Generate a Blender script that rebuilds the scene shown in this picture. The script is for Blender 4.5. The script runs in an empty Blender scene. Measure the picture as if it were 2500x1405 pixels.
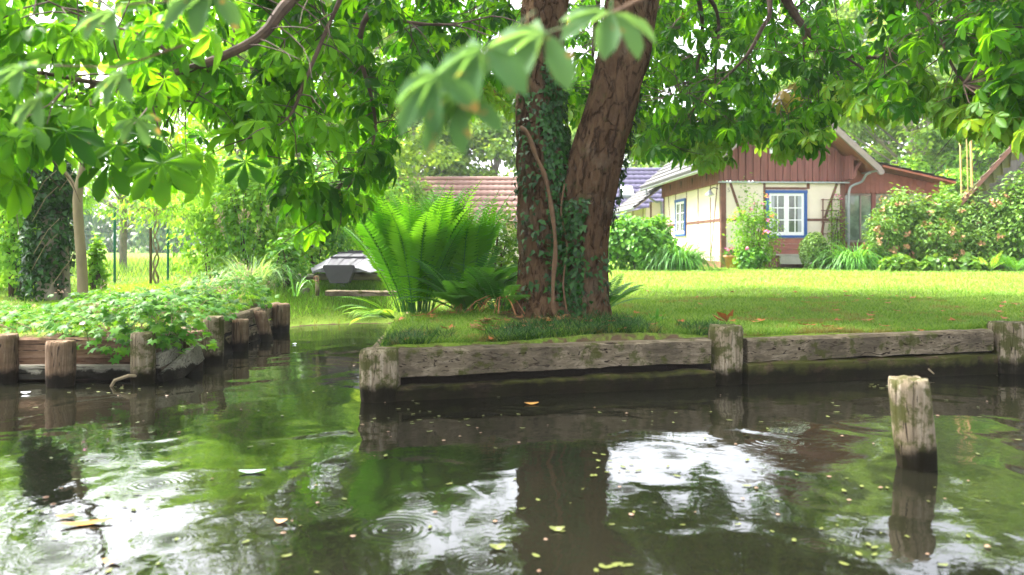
import bpy, math, random
import numpy as np
from mathutils import Vector, noise as mnoise
R = math.radians
rng = np.random.default_rng(7); random.seed(7)
S = bpy.context.scene
COL = S.collection

# ------------------------------------------------------------ camera, sky, sun, exposure
CAMH = 1.12; F = 2000.0; HZ = 605.0        # eye height over the water, focal length and horizon in photo pixels
cam = bpy.data.cameras.new('camera'); camo = bpy.data.objects.new('camera', cam); COL.objects.link(camo)
camo.location = (0, 0, CAMH); camo.rotation_euler = (R(90), 0, 0)
cam.sensor_width = 36; cam.lens = F/2500*36; cam.shift_y = -(702.5-HZ)/2500
cam.clip_start = 0.05; cam.clip_end = 2000
cam.dof.use_dof = True; cam.dof.focus_distance = 8.5; cam.dof.aperture_fstop = 1.9
S.camera = camo
SUN_EL, SUN_AZ = 58, 300                    # degrees; azimuth clockwise from +Y
w = bpy.data.worlds.new('World'); S.world = w; w.use_nodes = True
nt = w.node_tree; sky = nt.nodes.new('ShaderNodeTexSky'); sky.sky_type = 'NISHITA'; sky.sun_disc = False
sky.sun_elevation = R(SUN_EL); sky.sun_rotation = R(SUN_AZ); sky.dust_density = 4.0; sky.air_density = 1.0; sky.ozone_density = 1.5
bwn = nt.nodes.new('ShaderNodeRGBToBW'); cmb = nt.nodes.new('ShaderNodeMix'); cmb.data_type = 'RGBA'; cmb.inputs[0].default_value = .8   # overcast: mostly white light
nt.links.new(sky.outputs[0], bwn.inputs[0]); nt.links.new(sky.outputs[0], cmb.inputs[6]); nt.links.new(bwn.outputs[0], cmb.inputs[7])
nt.links.new(cmb.outputs[2], nt.nodes['Background'].inputs[0]); nt.nodes['Background'].inputs[1].default_value = 0.15
sl = bpy.data.lights.new('sun', 'SUN'); sl.energy = 1.5; sl.angle = R(14); sl.color = (1, .96, .9)
so = bpy.data.objects.new('sun', sl); COL.objects.link(so)
az, el = R(SUN_AZ), R(SUN_EL)
so.rotation_euler = Vector((math.sin(az)*math.cos(el), math.cos(az)*math.cos(el), math.sin(el))).to_track_quat('Z', 'Y').to_euler()
S.view_settings.view_transform = 'Standard'; S.view_settings.look = 'None'
S.view_settings.exposure = 3.2; S.view_settings.gamma = 1
try: S.cycles.max_bounces = 8; S.cycles.transparent_max_bounces = 4; S.cycles.sample_clamp_indirect = 6
except Exception: pass

# ------------------------------------------------------------ helpers
def P(px, py, Y): return Vector(((px-1250)/F*Y, Y, CAMH+(HZ-py)/F*Y))
def tag(o, label=None, cat=None, group=None, kind=None):
    if label: o['label'] = label
    if cat: o['category'] = cat
    if group: o['group'] = group
    if kind: o['kind'] = kind
    return o
def thing(name, label, cat, loc=(0, 0, 0), rz=0, group=None):
    o = bpy.data.objects.new(name, None); COL.objects.link(o); o.empty_display_size = .1
    o.location = loc; o.rotation_euler = (0, 0, rz); return tag(o, label, cat, group)
def tolocal(v, par, world):
    v = np.asarray(v, float).reshape(-1, 3)
    if par is not None and world:
        v = v-np.array(par.location); a = -par.rotation_euler[2]
        if a: v = v@np.array([[math.cos(a), math.sin(a), 0], [-math.sin(a), math.cos(a), 0], [0, 0, 1]])
    return v
def npmesh(name, V, faces, mats, parent=None, world=True, rnd=None, midx=None, smooth=False, origin=None):
    """faces: (N,k) int array or list of lists"""
    V = tolocal(V, parent, world)
    if origin is not None: V = V-np.array(origin)
    me = bpy.data.meshes.new(name)
    if isinstance(faces, np.ndarray):
        n, k = faces.shape
        me.vertices.add(len(V)); me.vertices.foreach_set('co', V.astype(np.float32).ravel())
        me.loops.add(n*k); me.loops.foreach_set('vertex_index', faces.astype(np.int32).ravel())
        me.polygons.add(n); me.polygons.foreach_set('loop_start', np.arange(0, n*k, k, dtype=np.int32))
        me.update(calc_edges=True)
    else: me.from_pydata([tuple(v) for v in V], [], faces)
    if not isinstance(mats, (list, tuple)): mats = [mats]
    for m in mats: me.materials.append(m)
    if midx is not None: me.polygons.foreach_set('material_index', np.asarray(midx, np.int32))
    if rnd is not None:
        a = me.attributes.new('rnd', 'FLOAT', 'FACE'); a.data.foreach_set('value', np.asarray(rnd, np.float32))
    if smooth: me.polygons.foreach_set('use_smooth', np.ones(len(me.polygons), bool))
    me.update()
    o = bpy.data.objects.new(name, me); COL.objects.link(o)
    if parent is not None: o.parent = parent
    if origin is not None: o.location = origin
    return o
class MB:
    def __init__(s): s.v = []; s.f = []; s.m = []
    def add(s, vs, fs, mi=0):
        b = len(s.v); s.v += [tuple(v) for v in vs]; s.f += [[i+b for i in f] for f in fs]; s.m += [mi]*len(fs); return s
    def box(s, x0, y0, z0, x1, y1, z1, mi=0):
        return s.add([(x0,y0,z0),(x1,y0,z0),(x1,y1,z0),(x0,y1,z0),(x0,y0,z1),(x1,y0,z1),(x1,y1,z1),(x0,y1,z1)],
                     [(0,3,2,1),(4,5,6,7),(0,1,5,4),(1,2,6,5),(2,3,7,6),(3,0,4,7)], mi)
    def prism(s, poly, axis, a, b, mi=0):       # poly: 2D points; axis 'y' -> (x,z) extruded along y ; 'x' -> (y,z) ; 'z' -> (x,y)
        def c(p, t): return {'y': (p[0], t, p[1]), 'x': (t, p[0], p[1]), 'z': (p[0], p[1], t)}[axis]
        n = len(poly)
        return s.add([c(p, a) for p in poly]+[c(p, b) for p in poly],
                     [list(range(n)), list(range(2*n-1, n-1, -1))]+[(i, (i+1) % n, n+(i+1) % n, n+i) for i in range(n)], mi)
    def bar(s, p, q, wd, th, up=(0, 0, 1), mi=0):
        p, q, up = Vector(p), Vector(q), Vector(up); d = (q-p).normalized(); a = d.cross(up).normalized()*wd/2; b = a.cross(d).normalized()*th/2
        vs = [p-a-b, p+a-b, p+a+b, p-a+b, q-a-b, q+a-b, q+a+b, q-a+b]
        return s.add(vs, [(0,1,2,3),(7,6,5,4),(0,4,5,1),(1,5,6,2),(2,6,7,3),(3,7,4,0)], mi)
    def tube(s, pts, rad, sides=8, mi=0, jit=0, cap=True):
        pts = [Vector(p) for p in pts]; n = len(pts)
        if not isinstance(rad, (list, tuple, np.ndarray)): rad = [rad]*n
        base = len(s.v); d0 = (pts[1]-pts[0]).normalized()
        a = d0.cross(Vector((0, 0, 1)) if abs(d0.z) < .9 else Vector((1, 0, 0))).normalized()
        for i in range(n):
            d = (pts[min(i+1, n-1)]-pts[max(i-1, 0)]).normalized(); a = (a-d*a.dot(d)).normalized(); b = d.cross(a)
            for k in range(sides):
                t = 2*math.pi*k/sides; r = rad[i]*(1+(random.uniform(-jit, jit) if jit else 0))
                s.v.append(tuple(pts[i]+(a*math.cos(t)+b*math.sin(t))*r))
        for i in range(n-1):
            for k in range(sides):
                k2 = (k+1) % sides; s.f.append([base+i*sides+k, base+i*sides+k2, base+(i+1)*sides+k2, base+(i+1)*sides+k]); s.m.append(mi)
        if cap:
            s.f.append([base+k for k in range(sides)][::-1]); s.m.append(mi)
            s.f.append([base+(n-1)*sides+k for k in range(sides)]); s.m.append(mi)
        return s
    def lathe(s, prof, c=(0, 0, 0), sides=16, mi=0, cap=True):
        base = len(s.v)
        for r, z in prof:
            for k in range(sides): t = 2*math.pi*k/sides; s.v.append((c[0]+r*math.cos(t), c[1]+r*math.sin(t), c[2]+z))
        for i in range(len(prof)-1):
            for k in range(sides): k2 = (k+1) % sides; s.f.append([base+i*sides+k, base+i*sides+k2, base+(i+1)*sides+k2, base+(i+1)*sides+k]); s.m.append(mi)
        if cap:
            s.f.append([base+k for k in range(sides)][::-1]); s.f.append([base+(len(prof)-1)*sides+k for k in range(sides)]); s.m += [mi, mi]
        return s
    def build(s, name, mats, parent=None, world=False, smooth=False, bevel=0, origin=None):
        o = npmesh(name, s.v, s.f, mats, parent, world, midx=s.m, smooth=smooth, origin=origin)
        if bevel:
            b = o.modifiers.new('bevel', 'BEVEL'); b.width = bevel; b.segments = 2; b.limit_method = 'ANGLE'
        return o
def spline(pts, n=6):                          # Catmull-Rom through 4-tuples (x,y,z,r)
    p = [np.array(q, float) for q in pts]; p = [2*p[0]-p[1]]+p+[2*p[-1]-p[-2]]; out = []
    for i in range(1, len(p)-2):
        for k in range(n):
            t = k/n; out.append(.5*((2*p[i])+(-p[i-1]+p[i+1])*t+(2*p[i-1]-5*p[i]+4*p[i+1]-p[i+2])*t*t+(-p[i-1]+3*p[i]-3*p[i+1]+p[i+2])*t**3))
    out.append(p[-2]); return out

# ------------------------------------------------------------ materials
def nodes(name):
    m = bpy.data.materials.new(name); m.use_nodes = True; t = m.node_tree; b = t.nodes['Principled BSDF']; return m, t, b
def N(t, typ, **kw):
    n = t.nodes.new(typ)
    for k, v in kw.items():
        if k in n.inputs: n.inputs[k].default_value = v
        else: setattr(n, k, v)
    return n
def L(t, a, b): t.links.new(a, b)
def ramp(t, fac, stops):
    r = t.nodes.new('ShaderNodeValToRGB'); e = r.color_ramp.elements
    while len(e) < len(stops): e.new(.5)
    for i, (p, c) in enumerate(stops): e[i].position = p; e[i].color = (*c, 1) if len(c) == 3 else c
    L(t, fac, r.inputs[0]); return r.outputs[0]
def coords(t, scale=(1, 1, 1), rot=(0, 0, 0)):
    tc = N(t, 'ShaderNodeTexCoord'); mp = N(t, 'ShaderNodeMapping'); mp.inputs['Scale'].default_value = scale; mp.inputs['Rotation'].default_value = rot
    L(t, tc.outputs['Object'], mp.inputs[0]); return mp.outputs[0]
def noise(t, vec, scale, detail=4, rough=.6, dist=0):
    n = N(t, 'ShaderNodeTexNoise'); n.inputs['Scale'].default_value = scale; n.inputs['Detail'].default_value = detail
    n.inputs['Roughness'].default_value = rough; n.inputs['Distortion'].default_value = dist
    L(t, vec, n.inputs['Vector']); return n.outputs['Fac']
def mixc(t, f, a, b, mode='MIX'):
    m = t.nodes.new('ShaderNodeMix'); m.data_type = 'RGBA'; m.blend_type = mode
    for s, v in ((0, f), (6, a), (7, b)):
        if hasattr(v, 'is_linked'): L(t, v, m.inputs[s])
        else: m.inputs[s].default_value = v if s == 0 else (*v, 1)
    return m.outputs[2]
def math_(t, op, a, b=0.0, clamp=False):
    m = t.nodes.new('ShaderNodeMath'); m.operation = op; m.use_clamp = clamp
    for s, v in ((0, a), (1, b)):
        if hasattr(v, 'is_linked'): L(t, v, m.inputs[s])
        else: m.inputs[s].default_value = v
    return m.outputs[0]
def bump(t, b, h, strength=.5, dist=.02):
    n = N(t, 'ShaderNodeBump'); n.inputs['Strength'].default_value = strength; n.inputs['Distance'].default_value = dist
    L(t, h, n.inputs['Height']); L(t, n.outputs[0], b.inputs['Normal'])
def flat(name, c, rough=.6, var=.25, scale=6, bmp=0, metal=0, spec=.4, stretch=(1, 1, 1)):
    m, t, b = nodes(name); v = coords(t, stretch); n = noise(t, v, scale)
    lo = tuple(x*(1-var) for x in c); hi = tuple(min(1, x*(1+var)) for x in c)
    L(t, ramp(t, n, [(.3, lo), (.7, hi)]), b.inputs['Base Color']); b.inputs['Roughness'].default_value = rough
    b.inputs['Metallic'].default_value = metal; b.inputs['Specular IOR Level'].default_value = spec
    if bmp: bump(t, b, noise(t, v, scale*4), .6, bmp)
    return m
def leafm(name, dark, mid, lite, trans=.45, gloss=.2, spots=None, tboost=1.7, nscale=.6, rough=.42, tcol=None):
    m, t, b = nodes(name); at = N(t, 'ShaderNodeAttribute'); at.attribute_name = 'rnd'
    v = coords(t); n = noise(t, v, nscale, 2)
    f = math_(t, 'ADD', math_(t, 'MULTIPLY', at.outputs['Fac'], .65), math_(t, 'MULTIPLY', n, .45))
    c = ramp(t, f, [(.12, dark), (.5, mid), (.9, lite)])
    if spots:
        sp = ramp(t, noise(t, v, spots[1], 3, .6), [(spots[2], (0, 0, 0)), (spots[2]+.05, (1, 1, 1))])
        c = mixc(t, math_(t, 'MULTIPLY', sp, .8), c, spots[0])
    L(t, c, b.inputs['Base Color']); b.inputs['Roughness'].default_value = rough; b.inputs['Specular IOR Level'].default_value = gloss*.55
    tr = N(t, 'ShaderNodeBsdfTranslucent'); L(t, mixc(t, 1.0, c, tcol or (tboost*1.25, tboost, tboost*.5), 'MULTIPLY'), tr.inputs[0])
    mx = N(t, 'ShaderNodeMixShader'); mx.inputs[0].default_value = trans
    L(t, b.outputs[0], mx.inputs[1]); L(t, tr.outputs[0], mx.inputs[2]); L(t, mx.outputs[0], t.nodes['Material Output'].inputs[0])
    return m
M = {}
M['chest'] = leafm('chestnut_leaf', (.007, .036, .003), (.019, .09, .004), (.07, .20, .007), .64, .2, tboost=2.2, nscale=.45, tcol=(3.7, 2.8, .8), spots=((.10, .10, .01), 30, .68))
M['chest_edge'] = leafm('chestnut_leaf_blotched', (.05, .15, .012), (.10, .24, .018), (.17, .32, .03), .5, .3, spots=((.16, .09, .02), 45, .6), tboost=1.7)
M['chest_backlit'] = leafm('chestnut_leaf_backlit', (.05, .15, .008), (.085, .24, .015), (.15, .34, .025), .6, .2, tboost=2.0, nscale=.8, tcol=(2.6, 2.2, .9))  # backlit leaf copy: light through the left canopy put into paler greens
M['chest_yel'] = leafm('chestnut_leaf_yellow', (.22, .2, .04), (.34, .26, .07), (.3, .17, .05), .5, .2, tboost=1.3, tcol=(1.3, 1.2, .8))
M['chest_near'] = leafm('chestnut_leaf_sheen', (.04, .10, .035), (.055, .13, .045), (.075, .16, .06), .5, .12, spots=((.22, .13, .045), 26, .63), tboost=2.4, rough=.55)
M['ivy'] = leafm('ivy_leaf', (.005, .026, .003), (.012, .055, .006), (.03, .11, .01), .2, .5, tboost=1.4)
M['lit'] = leafm('bright_leaf', (.06, .18, .015), (.14, .32, .03), (.26, .46, .06), .5, .25, tboost=1.6, nscale=1.2)
M['lit2'] = leafm('yellowgreen_leaf', (.09, .24, .02), (.17, .37, .04), (.27, .48, .08), .5, .2, tboost=1.5, nscale=1.2)
M['rhodo'] = leafm('rhododendron_leaf', (.03, .09, .01), (.09, .21, .02), (.2, .36, .04), .3, .5, tboost=1.5, nscale=2)
M['hydr'] = leafm('hydrangea_leaf', (.03, .12, .012), (.08, .24, .02), (.16, .36, .035), .35, .4, tboost=1.5, nscale=2)
M['box'] = leafm('boxwood_leaf', (.05, .12, .02), (.1, .2, .035), (.18, .3, .06), .3, .3, tboost=1.4, nscale=3)
M['blade'] = leafm('strap_leaf', (.03, .13, .02), (.08, .25, .03), (.16, .38, .06), .35, .5, tboost=1.5, nscale=3)
M['reed'] = leafm('silvery_grass', (.1, .22, .08), (.2, .36, .14), (.34, .5, .22), .4, .4, tboost=1.4)
M['fern'] = leafm('fern_frond', (.025, .12, .008), (.06, .22, .010), (.13, .36, .02), .5, .3, tboost=2.0, nscale=1.0)
M['fern2'] = leafm('dark_fern_frond', (.012, .06, .01), (.03, .12, .015), (.055, .18, .02), .4, .3, tboost=1.5, nscale=3)
M['ger'] = leafm('geranium_leaf', (.02, .08, .006), (.05, .17, .012), (.12, .28, .02), .4, .2, tboost=1.6, nscale=2.5)
M['far'] = leafm('far_leaf', (.06, .14, .02), (.13, .26, .035), (.25, .40, .06), .45, .2, tboost=1.5, nscale=.25)
M['far2'] = leafm('far_dark_leaf', (.03, .08, .02), (.06, .15, .04), (.11, .24, .06), .4, .2, tboost=1.5, nscale=.25)
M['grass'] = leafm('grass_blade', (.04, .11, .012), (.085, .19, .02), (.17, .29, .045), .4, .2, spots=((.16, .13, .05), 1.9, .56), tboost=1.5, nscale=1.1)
M['grass_sun_tint'] = leafm('sun_tinted_lawn_blade', (.09, .2, .03), (.165, .32, .055), (.27, .43, .10), .4, .2, tboost=1.5, nscale=.8)  # brighter grass copy: sunlight on the open ground put into the colour
M['peach'] = flat('withered_blossom', (.42, .23, .11), .8, .3, 20); M['pinkbrown'] = flat('seed_head', (.42, .26, .19), .9, .25, 20)
M['rosepink'] = flat('pink_petal', (.8, .2, .42), .6, .2, 30); M['roseorange'] = flat('apricot_petal', (.85, .33, .12), .6, .2, 30)
M['deadleaf'] = flat('dead_leaf', (.30, .085, .018), .7, .4, 12); M['brownfrond'] = flat('dead_frond', (.22, .09, .03), .8, .4, 12)
M['floaty'] = flat('floating_leaf', (.10, .115, .02), .5, .4, 9); M['petal'] = flat('floating_petal', (.17, .10, .06), .6, .35, 9)
M['pale'] = flat('pale_leaf', (.4, .55, .4), .4, .2, 9); M['orangeleaf'] = flat('orange_leaf', (.4, .2, .04), .6, .4, 9)
M['feather'] = flat('feather', (.8, .8, .85), .7, .1, 9)
def barkm(name, a, b_, scale=9, dist=.03):
    m, t, b = nodes(name); v = coords(t, (1, 1, .5))
    nz = N(t, 'ShaderNodeTexNoise'); nz.inputs['Scale'].default_value = 4; nz.inputs['Detail'].default_value = 5; L(t, v, nz.inputs['Vector'])
    ad = N(t, 'ShaderNodeVectorMath', operation='MULTIPLY_ADD'); ad.inputs[1].default_value = (.5, .5, .5); L(t, nz.outputs['Color'], ad.inputs[0]); L(t, v, ad.inputs[2])
    vo = N(t, 'ShaderNodeTexVoronoi', feature='DISTANCE_TO_EDGE'); vo.inputs['Scale'].default_value = scale; L(t, ad.outputs[0], vo.inputs['Vector'])
    vc = N(t, 'ShaderNodeTexVoronoi'); vc.inputs['Scale'].default_value = scale; L(t, ad.outputs[0], vc.inputs['Vector'])
    fine = noise(t, coords(t, (1, 1, .5)), 34, 7, .75); mid = noise(t, coords(t, (1, 1, .22)), 13, 5, .7, 1.0); big = noise(t, coords(t), 2.4, 4)
    pl = math_(t, 'MAXIMUM', ramp(t, vo.outputs['Distance'], [(0, (0, 0, 0)), (.09, (1, 1, 1))]), ramp(t, mid, [(.42, (0, 0, 0)), (.56, (1, 1, 1))]))
    c = mixc(t, fine, tuple(x*.5 for x in a), b_); c = mixc(t, math_(t, 'MULTIPLY', vc.outputs['Color'], .45), c, tuple(x*.65 for x in a))
    c = mixc(t, ramp(t, mid, [(.35, (.6, .6, .6)), (.6, (0, 0, 0))]), c, tuple(x*.45 for x in a)); c = mixc(t, math_(t, 'MAXIMUM', pl, .45), tuple(x*.3 for x in a), c)
    c = mixc(t, math_(t, 'MULTIPLY', ramp(t, big, [(.55, (0, 0, 0)), (.7, (1, 1, 1))]), math_(t, 'MULTIPLY', fine, .8)), c, (.17, .15, .11))
    c = mixc(t, math_(t, 'MULTIPLY', ramp(t, noise(t, coords(t), 5, 6, .7), [(.58, (0, 0, 0)), (.68, (1, 1, 1))]), .5), c, (.05, .06, .015))
    L(t, c, b.inputs['Base Color']); b.inputs['Roughness'].default_value = .9; b.inputs['Specular IOR Level'].default_value = .03
    h = math_(t, 'ADD', math_(t, 'ADD', math_(t, 'MULTIPLY', pl, .6), math_(t, 'MULTIPLY', vc.outputs['Color'], .35)), math_(t, 'ADD', math_(t, 'MULTIPLY', fine, .5), mid)); bump(t, b, h, 1.0, dist); return m
M['bark'] = barkm('chestnut_bark', (.105, .06, .032), (.20, .122, .067), 8, .05)
M['twig'] = flat('twig_bark', (.07, .042, .026), .85, .4, 14, .004)
M['palebark'] = flat('pale_bark', (.19, .145, .085), .85, .25, 9, .006, stretch=(1, 1, .3)); M['vine'] = flat('vine_bark', (.11, .06, .028), .85, .3, 20, .006)
M['greybark'] = flat('grey_bark', (.2, .17, .13), .9, .35, 5, .01)
def woodm(name, a, b_, moss=0, wet=.1, axis=0):
    m, t, b = nodes(name); sc = [14, 14, 14]; sc[axis] = .9; v = coords(t, sc); v2 = coords(t)
    g = noise(t, v, 1.6, 8, .7, 1.2); crack = noise(t, coords(t, [x*1.7 for x in sc]), 1.2, 3, .5, 2.5); blot = noise(t, v2, 3.0, 5, .65)
    c = ramp(t, g, [(.25, tuple(x*.45 for x in a)), (.5, a), (.75, b_)])
    c = mixc(t, ramp(t, crack, [(.36, (1, 1, 1)), (.42, (0, 0, 0))]), c, (.018, .012, .008))
    c = mixc(t, math_(t, 'MULTIPLY', ramp(t, blot, [(.45, (0, 0, 0)), (.6, (1, 1, 1))]), .65), c, tuple(x*.35 for x in a))
    if moss: c = mixc(t, math_(t, 'MULTIPLY', ramp(t, noise(t, v2, 7, 6, .7), [(.62-moss*.3, (0, 0, 0)), (.7-moss*.3, (1, 1, 1))]), .85), c, (.045, .05, .01))
    geo = N(t, 'ShaderNodeNewGeometry'); sx = N(t, 'ShaderNodeSeparateXYZ'); L(t, geo.outputs['Position'], sx.inputs[0])
    zz = math_(t, 'ADD', sx.outputs[2], math_(t, 'MULTIPLY', noise(t, v2, 9, 4), -.16))          # tide mark with a ragged edge
    wm = ramp(t, math_(t, 'MULTIPLY', zz, 5, True), [(max(0, (wet-.12)*5), (1, 1, 1)), (max(.06, (wet-.03)*5), (0, 0, 0))])
    wm = math_(t, 'MULTIPLY', wm, math_(t, 'ADD', .72, math_(t, 'MULTIPLY', blot, .4)), True)
    c = mixc(t, wm, c, (.007, .0055, .003)); L(t, c, b.inputs['Base Color'])
    b.inputs['Roughness'].default_value = .85; b.inputs['Specular IOR Level'].default_value = .04; bump(t, b, math_(t, 'ADD', g, math_(t, 'MULTIPLY', blot, .8)), .9, .012); return m
M['beam'] = woodm('weathered_beam', (.135, .108, .072), (.28, .23, .165), .3, .04)
M['beam_low'] = woodm('mossy_beam', (.07, .05, .028), (.2, .15, .09), .7, .09)
M['beamy'] = woodm('weathered_side_beam', (.2, .155, .10), (.36, .29, .2), .2, .05, 1)
M['post'] = woodm('weathered_post', (.19, .15, .10), (.40, .345, .26), .55, .10, 2)
M['postd'] = woodm('brown_post', (.14, .09, .055), (.28, .21, .15), .1, .09, 2)
M['plankg'] = woodm('grey_board', (.25, .23, .18), (.40, .37, .30), 0, .05)
M['plankb'] = woodm('brown_board', (.2, .12, .075), (.33, .23, .16), 0, .05)
M['soil'] = flat('dark_soil', (.035, .024, .016), .95, .5, 6, .02)
# ground: lawn, litter, mud, and painted shade in the beam gaps
def groundm():
    m, t, b = nodes('lawn_ground'); v = coords(t); f = noise(t, v, 42, 5, .7); g = noise(t, v, 1.1, 5, .6)
    c = ramp(t, f, [(.3, (.06, .11, .012)), (.55, (.13, .20, .024)), (.75, (.21, .29, .05))])
    c = mixc(t, math_(t, 'MULTIPLY', ramp(t, g, [(.45, (0, 0, 0)), (.65, (1, 1, 1))]), .45), c, (.2, .27, .04))
    at = N(t, 'ShaderNodeAttribute'); at.attribute_name = 'bare_gapshade'
    bm_ = math_(t, 'ADD', at.outputs['Fac'], math_(t, 'MULTIPLY', math_(t, 'SUBTRACT', noise(t, v, 9, 5), .5), .9))
    dirt_gapshade = mixc(t, noise(t, v, 25, 4), (.04, .026, .014), (.15, .10, .06)); dirt_gapshade = mixc(t, ramp(t, at.outputs['Fac'], [(.95, (0, 0, 0)), (1, (1, 1, 1))]), dirt_gapshade, (.012, .009, .006))  # soil colours, then near black painted in as shade of the beam gap
    c = mixc(t, ramp(t, bm_, [(.42, (0, 0, 0)), (.6, (1, 1, 1))]), c, dirt_gapshade)
    L(t, c, b.inputs['Base Color']); b.inputs['Roughness'].default_value = .95; b.inputs['Specular IOR Level'].default_value = .1
    bump(t, b, f, .8, .03); return m
M['ground'] = groundm()
M['cream'] = flat('cream_render', (.72, .62, .51), .9, .09, 1.6, .004); M['redwood'] = flat('red_brown_boards', (.22, .082, .07), .75, .28, 3, .003, stretch=(6, 6, .4))
M['timber'] = flat('brown_timber', (.15, .065, .045), .75, .25, 4, .003); M['blue'] = flat('blue_paint', (.02, .085, .30), .45, .1, 6)
M['white'] = flat('white_paint', (.82, .82, .82), .4, .04, 5); M['zinc'] = flat('zinc', (.34, .36, .38), .45, .15, 5, metal=.3)
M['verge'] = flat('weathered_verge', (.27, .22, .2), .8, .15, 4); M['brick'] = flat('brick_plinth', (.27, .12, .08), .85, .3, 14, .005)
M['soffit'] = flat('soffit_boards', (.3, .11, .065), .75, .2, 4, stretch=(1, 6, 1)); M['redpanel'] = flat('red_panel', (.28, .105, .075), .7, .15, 5)
M['terra'] = flat('terracotta', (.5, .2, .11), .8, .12, 8); M['green_metal'] = flat('green_fence_metal', (.012, .12, .09), .4, .15, 6)
M['dark'] = flat('dark_interior', (.02, .02, .022), .9, .2, 4); M['greywood'] = flat('grey_boards', (.2, .165, .17), .85, .2, 3, .003, stretch=(5, 5, .3))
M['bamboo'] = flat('pale_pole', (.6, .42, .16), .7, .15, 10); M['stone'] = flat('grey_slab', (.45, .42, .38), .9, .15, 6, .004)
M['boat_bottom'] = flat('grey_boat_bottom', (.055, .053, .06), .6, .16, 3, .004, stretch=(8, .6, 4))
M['boat'] = flat('grey_boat_boards', (.15, .145, .16), .6, .16, 3, .004, stretch=(8, .6, 4)); M['boat_shaded'] = flat('shaded_boat_end', (.045, .042, .045), .6, .2, 6, .003)  # boat end coloured darker to carry the shade below the overhang
M['black'] = flat('black_paint', (.02, .02, .02), .5, .1, 5)
def glassm(name, c, rough=.06):
    m, t, b = nodes(name); v = coords(t); L(t, ramp(t, noise(t, v, 2.5, 4), [(.4, c), (.65, tuple(x*2.4 for x in c))]), b.inputs['Base Color'])
    b.inputs['Roughness'].default_value = rough; b.inputs['Specular IOR Level'].default_value = .9; b.inputs['IOR'].default_value = 1.6; return m
M['glass'] = glassm('window_glass', (.035, .05, .035)); M['bigglass'] = glassm('large_pane_glass', (.10, .14, .11)); M['skyglass'] = glassm('skylight_glass', (.5, .5, .54), .15)
def tilem(name, a, b_, sx=4, sy=4):
    m, t, b = nodes(name); at = N(t, 'ShaderNodeTexCoord'); v = coords(t, (1, 1, 1))
    n = noise(t, v, 1.2, 5); f = noise(t, v, 14, 3)
    c = mixc(t, n, a, b_); c = mixc(t, math_(t, 'MULTIPLY', f, .5), c, tuple(x*.6 for x in a))
    L(t, c, b.inputs['Base Color']); b.inputs['Roughness'].default_value = .6; return m
M['tile_grey'] = tilem('grey_tiles', (.095, .09, .09), (.15, .145, .14)); M['tile_purple'] = tilem('slate_purple_tiles', (.10, .088, .16), (.155, .135, .235))
M['tile_red'] = tilem('faded_red_tiles', (.27, .13, .10), (.36, .2, .16)); M['tile_dark'] = tilem('dark_mossy_tiles', (.12, .12, .11), (.2, .2, .17))
M['tile_brown'] = tilem('brown_mossy_tiles', (.2, .12, .08), (.3, .2, .12))
RINGS = [(975, 1290, .16, 1.0), (1020, 1215, .12, .6), (620, 1180, .10, .6), (390, 1180, .12, .7), (430, 1315, .08, .8), (1540, 1195, .06, .6), (250, 1120, .12, .6),
         (1650, 1110, .10, .5), (2000, 1330, .12, .5), (820, 1240, .12, .5), (150, 1350, .12, .7), (1900, 1075, .2, .5), (650, 1080, .1, .5), (1180, 1370, .1, .5)]
def waterm():
    m, t, b = nodes('canal_water'); v = coords(t); b.inputs['Base Color'].default_value = (.022, .02, .011, 1)
    b.inputs['Roughness'].default_value = .028; b.inputs['IOR'].default_value = 1.42; b.inputs['Specular IOR Level'].default_value = .5
    L(t, ramp(t, noise(t, v, .5, 3), [(.35, (.005, .005, .003)), (.7, (.011, .0105, .006))]), b.inputs['Base Color'])
    h = math_(t, 'MULTIPLY', noise(t, coords(t, (1, .8, 1)), 2.2, 1, .4, .8), 1.0)
    h = math_(t, 'ADD', h, math_(t, 'MULTIPLY', noise(t, coords(t, (1, 1.3, 1)), 11, 2, .5, 1.2), .055))
    wn = N(t, 'ShaderNodeTexNoise'); wn.inputs['Scale'].default_value = 6; L(t, v, wn.inputs['Vector'])
    wa = N(t, 'ShaderNodeVectorMath', operation='MULTIPLY_ADD'); wa.inputs[1].default_value = (.035, .035, 0); L(t, wn.outputs['Color'], wa.inputs[0]); L(t, v, wa.inputs[2]); vw = wa.outputs[0]
    for (px, py, rad, amp) in RINGS:
        Y = CAMH*F/(py-HZ); X = (px-1250)/F*Y
        d = N(t, 'ShaderNodeVectorMath', operation='DISTANCE'); L(t, vw, d.inputs[0]); d.inputs[1].default_value = (X, Y, 0)
        s_ = math_(t, 'SINE', math_(t, 'MULTIPLY', d.outputs['Value'], 2*math.pi/(rad*.24)))
        e = math_(t, 'EXPONENT', math_(t, 'MULTIPLY', math_(t, 'POWER', math_(t, 'DIVIDE', d.outputs['Value'], rad*.8), 2), -1))
        h = math_(t, 'ADD', h, math_(t, 'MULTIPLY', math_(t, 'MULTIPLY', s_, e), .07*amp))
    bump(t, b, h, 1.0, .013); return m
M['water'] = waterm()

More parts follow.
